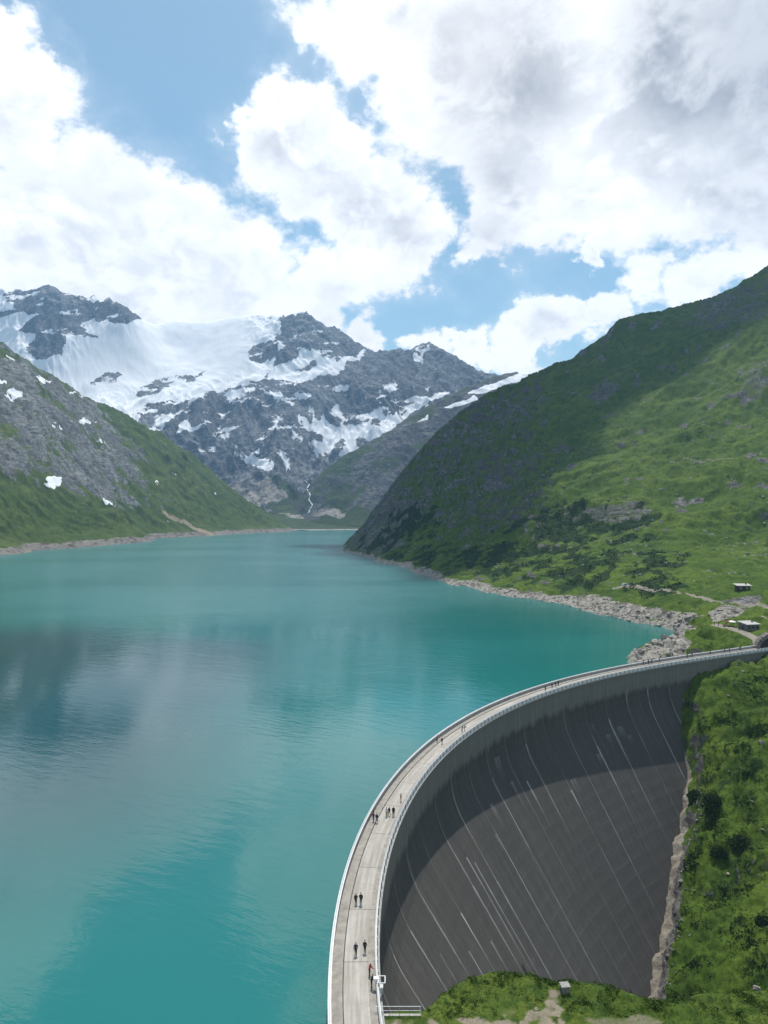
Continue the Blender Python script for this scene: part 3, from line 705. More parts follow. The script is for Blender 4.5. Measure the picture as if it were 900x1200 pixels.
STREAKS = [(92, 22, 52, .40), (94.5, 24, 60, .30), (112.5, 25, 56, .28), (87.5, 26, 48, .45), (100, 30, 70, .3), (62.5, 21, 40, .28), (75, 26, 44, .35), (56, 24, 33, .25), (50, 17, 30, .3), (37.5, 14, 26, .25),
           (131, 11, 20, 1.6), (134, 18, 30, .8), (118, 19, 28, 1.0), (112, 24, 31, 0.9), (187.5, 20, 44, .45), (200, 14, 52, .5), (190, 14, 18, .7), (204, 17, 22, 1.6), (196, 18, 23, 1.3), (186, 22, 26, 1.2), (207, 20, 23, 1.4), (162.5, 27, 36, .5), (166, 25, 29, 1.5), (142, 20, 34, .5), (125, 15, 40, .3), (150, 12, 36, .3), (68.7, 30, 46, .3), (81, 34, 50, .3)]

def build_dam():
    dam = thing('arch_dam', 'long curved grey concrete arch dam with a pale roadway along its crest', 'dam')
    x0, y0, _, _ = axis(0)
    mface = dam_face_mat()
    mroad, kk, bb = new_mat('pale_road_concrete')
    S_, O_ = kk.attr('station'), kk.attr('depth'); cc = kk.node('ShaderNodeCombineXYZ'); kk.put(cc.inputs[0], kk.math('MULTIPLY', S_, 0.05)); kk.put(cc.inputs[1], O_)
    ln = kk.noise(cc.outputs[0], 1.6, 5, 0.6); Pp = kk.node('ShaderNodeNewGeometry').outputs['Position']
    cr = kk.mix(kk.ramp(ln, 0.35, 0.65), (0.30, 0.275, 0.235), (0.44, 0.412, 0.37)); cr = kk.mix(kk.ramp(kk.noise(Pp, 0.45, 6, 0.7), 0.42, 0.72, 0, 0.5), cr, (0.25, 0.23, 0.20))
    wn = kk.node('ShaderNodeTexWhiteNoise', noise_dimensions='1D'); kk.put(wn.inputs['W'], kk.math('FLOOR', kk.math('DIVIDE', kk.math('ADD', S_, 500.0), BLK)))
    cr = kk.mix(kk.math('MULTIPLY', wn.outputs[0], 0.28), cr, (0.22, 0.20, 0.17)); kk.put(bb.inputs['Base Color'], cr); bb.inputs['Roughness'].default_value = 0.88
    mwalk = simple('walkway_concrete', (0.31, 0.285, 0.25), 0.88, 0.13, 0.8, bump=0.01)
    mpar = simple('parapet_concrete', (0.33, 0.325, 0.31), 0.85, 0.14, 1.2)
    mcop = simple('pale_coping', (0.66, 0.655, 0.64), 0.7, 0.06, 1.0)
    mrail = simple('galvanised_rail', (0.42, 0.43, 0.44), 0.45, 0.08, 3.0, metal=0.4)
    mdark = simple('tar_joint', (0.06, 0.055, 0.05), 0.9, 0.1)
    def strip(name, prof, s0, s1, n, mat, attr=False, closed=True):
        """sweep a cross-section (offset, height) along the axis between two stations"""
        S = np.linspace(s0, s1, n + 1); p = np.asarray(prof, float); kf = len(p)
        V = np.concatenate([dam_pt(np.full(kf, s_), p[:, 0], p[:, 1]) for s_ in S])
        f = []
        m_ = kf if closed else kf - 1
        for i in range(n):
            for j in range(m_):
                a = i * kf + j; b_ = i * kf + (j + 1) % kf
                f.append((a, b_, b_ + kf, a + kf))
        me = bpy.data.meshes.new(name)
        fl = [tuple(q) for q in f]
        if closed: fl += [tuple(range(kf))[::-1], tuple(n * kf + j for j in range(kf))]
        me.from_pydata(V.tolist(), [], fl)
        bm = bmesh.new(); bm.from_mesh(me); bmesh.ops.recalc_face_normals(bm, faces=bm.faces[:]); bm.to_mesh(me); bm.free()
        me.materials.append(mat)
        if attr: uv_attr(me, np.repeat(S, kf), np.tile(p[:, 0] if attr == 'across' else -p[:, 1], n + 1))
        return link(name, me, dam)
    lifts = np.arange(0.5, 108, 1.7)
    nb = int((DS1 - DS0) / BLK)
    r_ = random.Random(3)
    for i in range(nb):
        a = DS0 + i * BLK + 0.03; b_ = a + BLK - 0.06
        pr = r_.uniform(-0.02, 0.02)
        prof = [(CREST + float(batter(h)) + pr - (0.04 if j % 2 else 0.0), -h) for j, h in enumerate(lifts)]
        prof = [(0.05, -0.45)] + prof + [(0.05, -108.0)]
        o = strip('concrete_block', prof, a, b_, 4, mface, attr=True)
        # crest: slabs, walkway, kerb line
        strip('road_slab', [(1.70, -0.35), (1.70, 0.0), (4.85, 0.0), (4.85, -0.35)], a, b_, 4, mroad, attr='across')
        w = strip('walkway_slab', [(0.32, -0.4), (0.32, 0.13), (1.66, 0.13), (1.69, 0.10), (1.69, -0.4)], a, b_, 4, mwalk)
        strip('walkway_slab', [(4.86, -0.4), (4.86, 0.05), (5.75, 0.07), (5.75, -0.4)], a, b_, 4, mwalk)
        strip('upstream_parapet', [(0.0, -2.2), (0.0, 0.98), (0.30, 0.98), (0.30, -0.4)], a, b_, 4, mpar)
        strip('upstream_coping', [(-0.06, 0.983), (-0.06, 1.08), (0.36, 1.08), (0.36, 0.983)], a, b_, 4, mcop)
        strip('downstream_parapet', [(5.77, -0.4), (5.77, 0.98), (6.02, 0.98), (6.02, -0.4)], a, b_, 4, mpar if False else mcop)
        strip('cornice', [(6.024, -0.45), (6.024, 0.02), (6.40, 0.02), (6.40, -0.28), (6.25, -0.45)], a, b_, 4, mpar)
        strip('handrail', [(5.83, 1.16), (5.83, 1.22), (5.93, 1.22), (5.93, 1.16)], a, b_, 4, mrail)
        strip('handrail', [(0.10, 1.24), (0.10, 1.29), (0.17, 1.29), (0.17, 1.24)], a, b_, 4, mrail)
        for s_ in np.arange(a + 1.2, b_, 2.5):
            strip('parapet_pier', [(6.023, 0.022), (6.023, 1.0), (6.14, 1.0), (6.14, 0.022)], s_, s_ + 0.35, 1, mpar)
            for o_, z0, z1 in ((5.88, 0.98, 1.17), (0.135, 1.08, 1.25)):
                bm = bmesh.new(); q = dam_pt(s_, o_, z0); tube(bm, q, (q[0], q[1], z1), 0.03, 5)
                bm_obj('rail_post', bm, mrail, dam)
        if i % 1 == 0:
            strip('joint_seal', [(1.72, -0.05), (1.72, 0.004), (4.83, 0.004), (4.83, -0.05)], a - 0.075, a + 0.012, 1, mdark)
    strip('gutter', [(1.691, -0.3), (1.691, 0.006), (1.80, 0.006), (1.80, -0.3)], DS0, DS1, 80, mdark)
    # hanging inspection ladders seen as short dark strokes on the lower face
    for (s_, h0, h1) in ((89, 42, 47), (116, 57, 62), (138, 66, 70)):
        bm = bmesh.new()
        for t in (-0.25, 0.25):
            A = dam_pt(s_ + t, CREST + float(batter(h0)) + .25, -h0); B = dam_pt(s_ + t, CREST + float(batter(h1)) + .25, -h1)
            tube(bm, A, B, 0.07, 5)
        for h in np.arange(h0, h1, .4):
            tube(bm, dam_pt(s_ - .25, CREST + float(batter(h)) + .25, -h), dam_pt(s_ + .25, CREST + float(batter(h)) + .25, -h), 0.05, 4)
        bm_obj('inspection_ladder', bm, mdark, dam)
    return dam
build_dam()

# ------------------------------------------------------------------ near knoll at the dam's left end
edge_px = [(430, 1195), (470, 1187.5), (496, 1186), (512, 1174), (530, 1160), (550, 1149), (575, 1140), (600, 1141), (640, 1147), (700, 1155), (760, 1171), (790, 1173.5), (840, 1165), (900, 1162), (960, 1166), (1040, 1180)]
EP = np.array([atz(a, b_, -0.15)[:2] for a, b_ in edge_px]); _o = np.argsort(EP[:, 0]); EP = EP[_o]
def knoll_z(x, y):
    x = np.asarray(x, float); y = np.asarray(y, float)
    ye = np.interp(x, EP[:, 0], EP[:, 1]) + 0.5 * fbm(x, y * 0 + 3, 4, 2, 410)
    d = y - ye
    amp = sstep(4.5, 7.5, x)
    z = -0.30 - 0.10 * amp + amp * (0.28 * fbm(x, y, 6, 3, 401) + 0.14 * fbm(x, y, 1.6, 3, 405, .6)) + .25 * np.exp(-((d + .8) / .9) ** 2) * amp
    return z - np.where(d > 0, 0.25 * d + 0.9 * np.maximum(d - 0.8, 0), 0)
def build_knoll():
    xs = np.arange(-1.2, 75, 0.28); ys = np.arange(50, 104, 0.28)
    Y, X = np.meshgrid(ys, xs, indexing='ij'); Z = knoll_z(X, Y)
    _, o = dam_so(X, Y)
    U, V = pix(X, Y, Z)
    Z = np.where(o < CREST + 0.15, -1.2, Z)
    j = 9 * fbm(X, Y, 3, 4, 421, .6)
    dirt = sstep(-6, 6, patch(U + j, V + j * .4, [(652, 1158), (668, 1160), (655, 1170), (664, 1182), (668, 1215), (600, 1215), (618, 1190), (628, 1178), (640, 1168)])) * (.6 + .5 * fbm(X, Y, 1.5, 3, 427))
    dirt = np.maximum(dirt, (.42 + .5 * fbm(X, Y, 2.5, 3, 425)) * sstep(-8, 6, patch(U + 2 * j, V + j * .5, [(440, 1196), (540, 1192), (600, 1185), (640, 1176), (660, 1190), (660, 1230), (440, 1230)])))
    dirt = np.maximum(dirt, .5 * sstep(-5, 4, patch(U + j, V + j * .3, [(680, 1192), (760, 1188), (790, 1200), (700, 1215)])))
    scrub = 0.15 + .4 * fbm(X, Y, 2.2, 3, 431)
    m = terrain_mat('knoll_turf', ((0.055, 0.090, 0.014), (0.095, 0.128, 0.022), (0.036, 0.068, 0.012)), ROCK, BARE, 0.12, dirt=(0.24, 0.205, 0.15))
    terrain_obj('knoll_ground', X, Y, Z, dict(dirt=dirt, scrub=np.clip(scrub * (dirt < .3), 0, 1)), m, drop=-40)
    return X, Y, Z, dirt, o
KN = build_knoll()

# ------------------------------------------------------------------ plants and loose stone
def leaf_mat(name, a, b_):
    m, k, b = new_mat(name)
    t = k.attr('tone'); P = k.node('ShaderNodeNewGeometry').outputs['Position']
    c = k.mix(t, a, b_)
    c = k.mix(k.ramp(k.noise(P, 2.0, 3), 0.4, 0.7, 0, 0.4), c, tuple(x * 0.5 for x in a))
    k.put(b.inputs['Base Color'], c); b.inputs['Roughness'].default_value = 0.75; b.inputs['Specular IOR Level'].default_value = 0.12
    return m

def leaves(centres, radius, tone, n, leaf, flat=0.6, seed=1, dome=True):
    """n leaf-sized quads spread through each clump's volume -> verts, quads, tone"""
    g = np.random.default_rng(seed)
    c = np.repeat(centres, n, 0); r = np.repeat(radius, n)[:, None]; N = len(c)
    d = g.normal(size=(N, 3)); d /= np.linalg.norm(d, axis=1, keepdims=True)
    if dome: d[:, 2] = np.abs(d[:, 2])
    p = c + d * r * (g.uniform(0.35, 1.0, (N, 1)) ** 0.6) * np.array([1, 1, flat])
    t = g.normal(size=(N, 3)) + d * 0.9; t /= np.linalg.norm(t, axis=1, keepdims=True)
    u = np.cross(t, g.normal(size=(N, 3))); u /= np.linalg.norm(u, axis=1, keepdims=True)
    L = (np.repeat(leaf, n) * g.uniform(.6, 1.3, N))[:, None]
    V = np.stack([p, p + t * L * .5 + u * L * .32, p + t * L, p + t * L * .5 - u * L * .32], 1).reshape(-1, 3)
    q = np.arange(N * 4).reshape(-1, 4)
    tn = np.repeat(np.clip(np.repeat(tone, n) + g.normal(0, .18, N), 0, 1), 4)
    return V, q, tn

def stuff_leaves(name, label, cat, data, mat):
    V, q, tn = data
    me = mesh_np(name, V, q, [mat], smooth=False); put_attr(me, 'tone', tn)
    return link(name, me, kind='stuff', label=label, category=cat)

m_weed = leaf_mat('lush_weeds', (0.030, 0.062, 0.010), (0.100, 0.150, 0.024))
m_bank = leaf_mat('bank_herbs', (0.020, 0.045, 0.008), (0.060, 0.100, 0.016))
m_alder = leaf_mat('dark_alder', (0.016, 0.038, 0.010), (0.046, 0.085, 0.020))

def weeds():
    X, Y, Z, dirt, o = KN
    ok = np.flatnonzero(((dirt < .35) & (o > CREST + .5) & (Y > 78) & (Z > -3.5) & (X > 0.4)).ravel())
    ye = np.interp(X.ravel()[ok], EP[:, 0], EP[:, 1])
    w = np.exp(-np.abs(Y.ravel()[ok] - ye + .5) / 3.0) + .25
    w *= np.where(X.ravel()[ok] < 5.2, .12, 1.0) * (0.35 + sstep(-.3, .5, fbm(X.ravel()[ok], Y.ravel()[ok], 3.0, 3, 440)))
    g = np.random.default_rng(5); pick = g.choice(ok, 5200, p=w / w.sum())
    c = np.stack([X.ravel()[pick], Y.ravel()[pick], Z.ravel()[pick] - .04], -1) + g.normal(0, .12, (5200, 3)) * [1, 1, 0]
    big = fbm(c[:, 0], c[:, 1], 2.6, 3, 450)
    r = np.clip(.16 + .22 * big, .07, .5) * np.where(c[:, 0] < 5, .5, 1)
    stuff_leaves('meadow_weeds', 'lush green weeds covering the knoll at the near end of the dam', 'weeds', leaves(c, r, np.clip(.45 + .6 * fbm(c[:, 0], c[:, 1], 5, 3, 460), 0, 1), 16, np.clip(r * .7, .07, .25), .9, 3), m_weed)
    # right bank
    ok = np.flatnonzero(((RT['Y'] < 292) & (RT['dist'] > 7.5) & (RT['o'] > CREST) & (RT['Z'] > -80) & (RT['U'] > 750) & (RT['U'] < 960) & (RT['dirt'] < .2)).ravel())
    x, y, z = (RT[q].ravel()[ok] for q in 'XYZ')
    w = (y ** 2) * (0.15 + sstep(-.25, .55, fbm(x, y, 8, 4, 470, .6)))
    N = 6500; pk = g.choice(len(ok), N, p=w / w.sum())
    c = np.stack([x[pk], y[pk], z[pk] - .1], -1) + g.normal(0, .2, (N, 3)) * [1, 1, 0]
    r = np.clip(.40 + .45 * fbm(c[:, 0], c[:, 1], 9, 3, 480), .18, 1.1)
    stuff_leaves('bank_herbage', 'tufts of green herbs and low scrub on the steep bank beside the dam face', 'herbage', leaves(c, r, np.clip(.42 + .7 * fbm(c[:, 0], c[:, 1], 14, 3, 490), 0, 1), 14, r * .75, .75, 4), m_bank)
    # alder scrub on the hillside
    ok = np.flatnonzero(((RT['scrub'] > .42) & (RT['Y'] > 430) & (RT['Z'] > 4) & (RT['Y'] < 1150) & (RT['U'] < 830) & (RT['V'] > 575)).ravel())
    x, y, z = (RT[q].ravel()[ok] for q in 'XYZ'); w = y ** 2
    N = 3400; pk = g.choice(len(ok), N, p=w / w.sum())
    c = np.stack([x[pk], y[pk], z[pk] - .3], -1); r = g.uniform(.8, 2.3, N)
    stuff_leaves('alder_scrub', 'dark green alder scrub in patches on the lower right hillside', 'scrub', leaves(c, r, g.uniform(.1, .9, N), 14, r * .55, .9, 6), m_alder)
weeds()

def ground_at(px, py):
    """the surveyed ground seen at a bearing and height angle"""
    near = (np.abs(RT['U'] - px) < 2.0) & (np.abs(RT['V'] - py) < 3.0) & (RT['o'] < 999)
    i = np.flatnonzero(near.ravel()); j = i[np.argmin(RT['Y'].ravel()[i])]
    return np.array([RT[q].ravel()[j] for q in 'XYZ'])
def bush(px, py, D, r, label, seed):
    p = ground_at(px, py); z = p[2]
    t = thing('dark_bush', label, 'bush', (p[0], p[1], z - .2), group='dark bushes on the right bank')
    g = np.random.default_rng(seed)
    bm = bmesh.new()
    for i in range(5):
        a = g.uniform(0, 6.28); tube(bm, (0, 0, 0), (math.cos(a) * r * .5, math.sin(a) * r * .5, r * .9), .07, 5)
        break
    bm_obj('trunk', bm, simple('bush_bark', (.08, .06, .04)), t)
    n = 46
    d = g.normal(size=(n, 3)); d /= np.linalg.norm(d, axis=1, keepdims=True); d[:, 2] = np.abs(d[:, 2])
    cc = d * r * g.uniform(.45, .85, (n, 1)) * [1, 1, .85] + [0, 0, .3]
    V, q, tn = leaves(cc, g.uniform(.20, .36, n) * r, g.uniform(.1, .8, n), 60, np.full(n, .42), 1.0, seed, False)
    me = mesh_np('crown', V, q, [m_alder], False); put_attr(me, 'tone', tn); link('crown', me, t)
bush(834, 938, 231, 3.7, 'round dark green bush, the largest and roundest on the right bank', 1)
bush(813, 933, 233, 2.6, 'dark bush touching the left side of the largest round bush on the bank', 2)
bush(844, 1001, 216, 2.8, 'greyish dark bush lower on the right bank, front one of the lower pair', 3)
bush(866, 988, 220, 3.3, 'dark spreading bush just behind and right of the front lower bush', 4)
bush(893, 1080, 189, 2.0, 'small dark bush by a grass ledge at the right edge of the picture', 5)

def ico(sub=1):
    bm = bmesh.new(); bmesh.ops.create_icosphere(bm, subdivisions=sub, radius=1.0)
    v = np.array([x.co[:] for x in bm.verts]); f = np.array([[q.index for q in x.verts] for x in bm.faces]); bm.free(); return v, f
IV, IF = ico(1); IV2, IF2 = ico(2)
m_stone = terrain = None
def stone_mat():
    m, k, b = new_mat('pale_shore_stone')
    P = k.node('ShaderNodeNewGeometry').outputs['Position']; n = k.noise(P, .5, 6, .7); n2 = k.noise(k.vmath('MULTIPLY', P, (1, 1, 3)), 2.2, 5, .7)
    c = k.mix(k.ramp(n, .35, .65), (.20, .18, .155), (.40, .36, .31)); c = k.mix(k.ramp(n2, .5, .35, 0, .7), c, (.12, .11, .10))
    k.put(b.inputs['Base Color'], c); b.inputs['Roughness'].default_value = .9; b.inputs['Specular IOR Level'].default_value = .15
    k.put(b.inputs['Normal'], k.bump(n2, .7, .15)); return m
m_stone = stone_mat()
def rocks(c, size, seed):
    g = np.random.default_rng(seed); N = len(c); nv = len(IV)
    V = IV[None] * g.uniform(.45, 1.35, (N, nv, 1)) * (size[:, None, None] * g.uniform(.55, 1.3, (N, 1, 3)))
    a = g.uniform(0, 6.28, N); ca, sa = np.cos(a)[:, None], np.sin(a)[:, None]
    x = V[:, :, 0] * ca - V[:, :, 1] * sa; y = V[:, :, 0] * sa + V[:, :, 1] * ca
    z = V[:, :, 2] * .6 + .35 * x * g.uniform(-1, 1, (N, 1))
    V = np.stack([x, y, z], -1) + c[:, None, :]
    f = (IF[None] + (np.arange(N) * nv)[:, None, None]).reshape(-1, 3)
    return V.reshape(-1, 3), f
def shore_stones():
    g = np.random.default_rng(8)
    ok = np.flatnonzero(((RT['bare'] > .45) & (RT['strip'] < .1) & (RT['Z'] > -6) & (RT['Y'] < 1000) & (RT['U'] > 400)).ravel())
    x, y, z = (RT[q].ravel()[ok] for q in 'XYZ'); w = y ** 1.4
    N = 5000; pk = g.choice(len(ok), N, p=w / w.sum())
    sz = g.uniform(.25, 1.0, N) ** 7 * 1.7 + .15
    V, f = rocks(np.stack([x[pk], y[pk], z[pk] - .1], -1), sz, 9)
    link('shore_stones', mesh_np('shore_stones', V, f, [m_stone], False), kind='stuff', label='pale broken stones along the bare shoreline of the right hill', category='stones')
    # scattered stones on the bank and at its rock cut
    ok = np.flatnonzero(((RT['Y'] < 292) & (RT['dist'] > 4) & (RT['o'] > CREST) & (RT['Z'] > -75) & (RT['U'] > 740) & (RT['U'] < 940)).ravel())
    x, y, z, ds = (RT[q].ravel()[ok] for q in ('X', 'Y', 'Z', 'dist')); w = y ** 2 * (.12 + 6 * np.exp(-np.abs(ds - 8) / 1.2) * sstep(-20, -40, z))
    N = 170; pk = g.choice(len(ok), N, p=w / w.sum())
    V, f = rocks(np.stack([x[pk], y[pk], z[pk] + .05], -1), g.uniform(.3, 1, N) ** 2 * .8 + .08, 10)
    link('bank_stones', mesh_np('bank_stones', V, f, [simple('bank_stone', (.17, .16, .145), .9, .25, .8)], False), kind='stuff', label='grey stones scattered in the grass of the steep bank beside the dam', category='stones')
    ok = np.flatnonzero(((RT['Y'] > 420) & (RT['Y'] < 1000) & (RT['Z'] > 5) & (RT['U'] > 560) & (RT['U'] < 930)).ravel())
    x, y, z = (RT[q].ravel()[ok] for q in 'XYZ'); w = y ** 2 * (.05 + sstep(.1, .7, fbm(x, y, 60, 3, 495)))
    N = 900; pk = g.choice(len(ok), N, p=w / w.sum())
    V, f = rocks(np.stack([x[pk], y[pk], z[pk]], -1), g.uniform(.3, 1.0, N) ** 2 * 1.6 + .2, 12)
    link('hill_stones', mesh_np('hill_stones', V, f, [simple('hill_stone', (.30, .29, .275), .9, .25, .5)], False), kind='stuff', label='grey stones strewn over the sunlit green hillside', category='stones')
shore_stones()

def gz(x, y):
    return float(right_z(np.array([float(x)]), np.array([float(y)]))[0])
def boulder(px, py, D, size, label, seed, flat=.7, mat=None):
    p = ground_at(px, py); z = p[2]; g = np.random.default_rng(seed); size *= .62
    v = IV2 * (1 + .22 * g.normal(size=(len(IV2), 1))) * np.array([1.0, g.uniform(.6, 1), flat])
    v = np.sign(v) * np.abs(v) ** .8 * size
    me = mesh_np('boulder', v, IF2, [mat or m_stone], False)
    o = link('boulder', me, label=label, category='boulder', group='single boulders by the lake and on the slopes')
    o.location = (p[0], p[1], z + size * .15); o.rotation_euler = (g.uniform(-.3, .3), g.uniform(-.3, .3), g.uniform(0, 6))
for i, a in enumerate([
        (766, 752, 332, 2.9, 'largest pale boulder on top of the rocky point behind the dam'), (778, 744, 345, 2.3, 'dark-seamed boulder at the inner end of the rocky point'), (752, 762, 318, 2.0, 'pale boulder midway along the rocky point behind the dam'),
        (733, 770, 306, 1.9, 'low boulder near the water tip of the rocky point'), (719, 775, 300, 1.5, 'outermost boulder at the tip of the rocky point in the water'), (792, 740, 352, 2.0, 'boulder where the rocky point meets the green mound'),
        (806, 655, 545, 1.3, 'single pale boulder high on the sunlit slope above the track'), (889, 1157, 168, 1.3, 'pale boulder in the grass at the lower right corner of the bank'), (855, 1022, 207, .8, 'white stone in the grass beneath the lower bushes'), (893, 868, 243, 1.5, 'boulder in the scree patch at the right edge of the bank')]):
    boulder(*a, seed=30 + i)

# ------------------------------------------------------------------ buildings at the far end
m_wall = simple('rubble_wall', (.17, .16, .145), .9, .25, 1.2, bump=.05)
m_roof = simple('pale_sheet_roof', (.44, .425, .40), .6, .10, .6)
m_wood = simple('dark_timber', (.07, .05, .038), .8, .2, 2.0)
m_glass = simple('window_glass', (.03, .04, .05), .08, .1, 1.0, spec=.6)
m_white = simple('white_paint', (.78, .78, .77), .5, .04, 2.0)
m_conc = simple('plain_concrete', (.40, .385, .35), .85, .14, 1.5, bump=.01)
m_black = simple('black_rubber', (.02, .02, .02), .7, .1)

def house(name, label, px, py, D, w, d, h, rz, pitch, over, wm, rm, nwin, chim=True):
    p = at(px, py, D); t = thing(name, label, 'building', (p[0], p[1], gz(p[0], p[1]) - .25), R(rz))
    bm = bmesh.new(); bx(bm, -w / 2, w / 2, -d / 2, d / 2, -1.5, h); 
    for v in bm.verts:
        if v.co.z > 0 and v.co.y > 0: v.co.z += pitch * d
    bm_obj('wall', bm, wm, t)
    bm = bmesh.new(); bx(bm, -w / 2 - over, w / 2 + over, -d / 2 - over, d / 2 + over, 0, .22)
    for v in bm.verts: v.co.z += h + .01 + pitch * (v.co.y + d / 2)
    rf = bm_obj('roof', bm, rm, t)
    if chim:
        bm = bmesh.new(); bx(bm, w * .25, w * .25 + .6, 0, .6, h + pitch * d * .5, h + pitch * d * .5 + 1.1); bm_obj('chimney', bm, wm, rf)
    for i in range(nwin):
        x = -w / 2 + (i + .5) * w / nwin; ww = min(.55, w / nwin * .3)
        bm = bmesh.new()
        for q in ((x - ww, x + ww, 2.05, 2.15), (x - ww, x + ww, .95, 1.05), (x - ww, x - ww + .09, 1.05, 2.05), (x + ww - .09, x + ww, 1.05, 2.05)):
            bx(bm, q[0], q[1], -d / 2 - .06, -d / 2 - .003, q[2], q[3])
        wn = bm_obj('window_frame', bm, m_wood if wm is not m_wood else m_white, t)
        bm = bmesh.new(); bx(bm, x - ww + .09, x + ww - .09, -d / 2 - .03, -d / 2 - .004, 1.05, 2.05); bm_obj('pane', bm, m_glass, wn)
    bm = bmesh.new(); bx(bm, -w / 2 - .05, -w / 2 - .003, -.5, .5, 0, 2.05); dr = bm_obj('door', bm, m_wood, t)
    bm = bmesh.new(); bx(bm, -w / 2 - .12, -w / 2 - .052, .3, .4, 1.0, 1.1); bm_obj('handle', bm, m_conc, dr)
    return t
house('mountain_inn', 'low dark stone inn with pale flat roof beside the terrace at the dam end', 877.5, 741, 336, 6.6, 6.0, 2.9, 12, .10, .5, m_wall, m_roof, 3)
house('hillside_hut', 'small dark timber hut with pale roof standing above the track on the hill', 870, 690, 425, 7.2, 4.2, 2.9, -4, .12, .9, m_wood, m_roof, 2)

def portal():
    t = thing('stone_portal', 'round arched stone tunnel portal at the end of the dam road', 'portal', (165.5, 301.5, -.6), R(-12))
    ms = simple('portal_stone', (.20, .18, .155), .9, .3, 1.0, bump=.06)
    n = 15; ro, ri, dep = 7.4, 6.0, 4.5
    for i in range(n):
        a0 = math.pi * i / n + .008; a1 = math.pi * (i + 1) / n - .008
        bm = bmesh.new(); V = []
        rr = ro + random.uniform(-.12, .12); dy = random.uniform(-.12, .12)
        for y in (-dep / 2 + dy, dep / 2):
            for (r, a) in ((ri, a0), (rr, a0), (rr, a1), (ri, a1)):
                V.append(bm.verts.new((r * math.cos(a), y, r * math.sin(a))))
        for f in ((0, 1, 2, 3), (7, 6, 5, 4), (0, 4, 5, 1), (1, 5, 6, 2), (2, 6, 7, 3), (3, 7, 4, 0)): bm.faces.new([V[q] for q in f])
        bmesh.ops.recalc_face_normals(bm, faces=bm.faces[:])
        bm_obj('voussoir', bm, ms, t)
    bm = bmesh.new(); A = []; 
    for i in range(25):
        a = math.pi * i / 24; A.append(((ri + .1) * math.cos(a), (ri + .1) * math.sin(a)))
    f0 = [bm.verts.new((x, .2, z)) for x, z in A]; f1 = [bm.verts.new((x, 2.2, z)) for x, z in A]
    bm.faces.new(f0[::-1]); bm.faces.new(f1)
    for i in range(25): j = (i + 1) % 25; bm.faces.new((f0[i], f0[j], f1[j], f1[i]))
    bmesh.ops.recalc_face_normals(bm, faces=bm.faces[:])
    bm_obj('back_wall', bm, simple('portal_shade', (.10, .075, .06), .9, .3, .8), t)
    bm = bmesh.new(); bx(bm, -2.0, 2.0, .05, .195, .02, 4.0); g = bm_obj('gate', bm, m_wood, t)
    bm = bmesh.new(); bx(bm, .2, .3, -.06, .046, 1.2, 1.6); bm_obj('handle', bm, m_conc, g)
portal()

def parasol(px, py, D, r, mat, label):
    p = at(px, py, D); t = thing('parasol', label, 'parasol', (p[0], p[1], gz(p[0], p[1])), group='parasols on the terrace')
    bm = bmesh.new(); tube(bm, (0, 0, 0), (0, 0, 2.5), .05, 6); bm_obj('pole', bm, m_wood, t)
    bm = bmesh.new(); top = bm.verts.new((0, 0, 2.75)); ring = [bm.verts.new((r * math.cos(a), r * math.sin(a), 2.2)) for a in np.arange(8) * math.pi / 4]; r2 = [bm.verts.new((v.co.x, v.co.y, 2.02)) for v in ring]
    for i in range(8): j = (i + 1) % 8; bm.faces.new((top, ring[i], ring[j])); bm.faces.new((ring[i], r2[i], r2[j], ring[j]))
    bm_obj('canopy', bm, mat, t)
parasol(857.5, 733, 345, 2.0, m_white, 'large white parasol open on the terrace in front of the inn')
parasol(852, 735, 345, 1.1, simple('red_cloth', (.30, .05, .04), .8), 'small dark red parasol left of the white parasol')
def table(px, py, D, label):
    p = at(px, py, D); t = thing('picnic_table', label, 'table', (p[0], p[1], gz(p[0], p[1])), R(random.uniform(0, 90)), 'tables on the terrace')
    bm = bmesh.new(); bx(bm, -.9, .9, -.4, .4, .7, .76); bm_obj('table_top', bm, m_wood, t)
    for s_ in (-1, 1):
        bm = bmesh.new(); bx(bm, -.9, .9, s_ * .75 - .14, s_ * .75 + .14, .42, .46); bm_obj('bench', bm, m_wood, t)
        bm = bmesh.new(); bx(bm, s_ * .6 - .05, s_ * .6 + .05, -.7, .7, .3, .38); bx(bm, s_ * .6 - .05, s_ * .6 + .05, -.06, .06, 0, .7); bm_obj('leg', bm, m_wood, t)
table(862, 738, 342, 'wooden picnic table right of the white parasol on the terrace'); table(855, 738, 343, 'wooden picnic table in front of the white parasol'); table(849, 735, 345, 'wooden picnic table at the left end of the terrace')

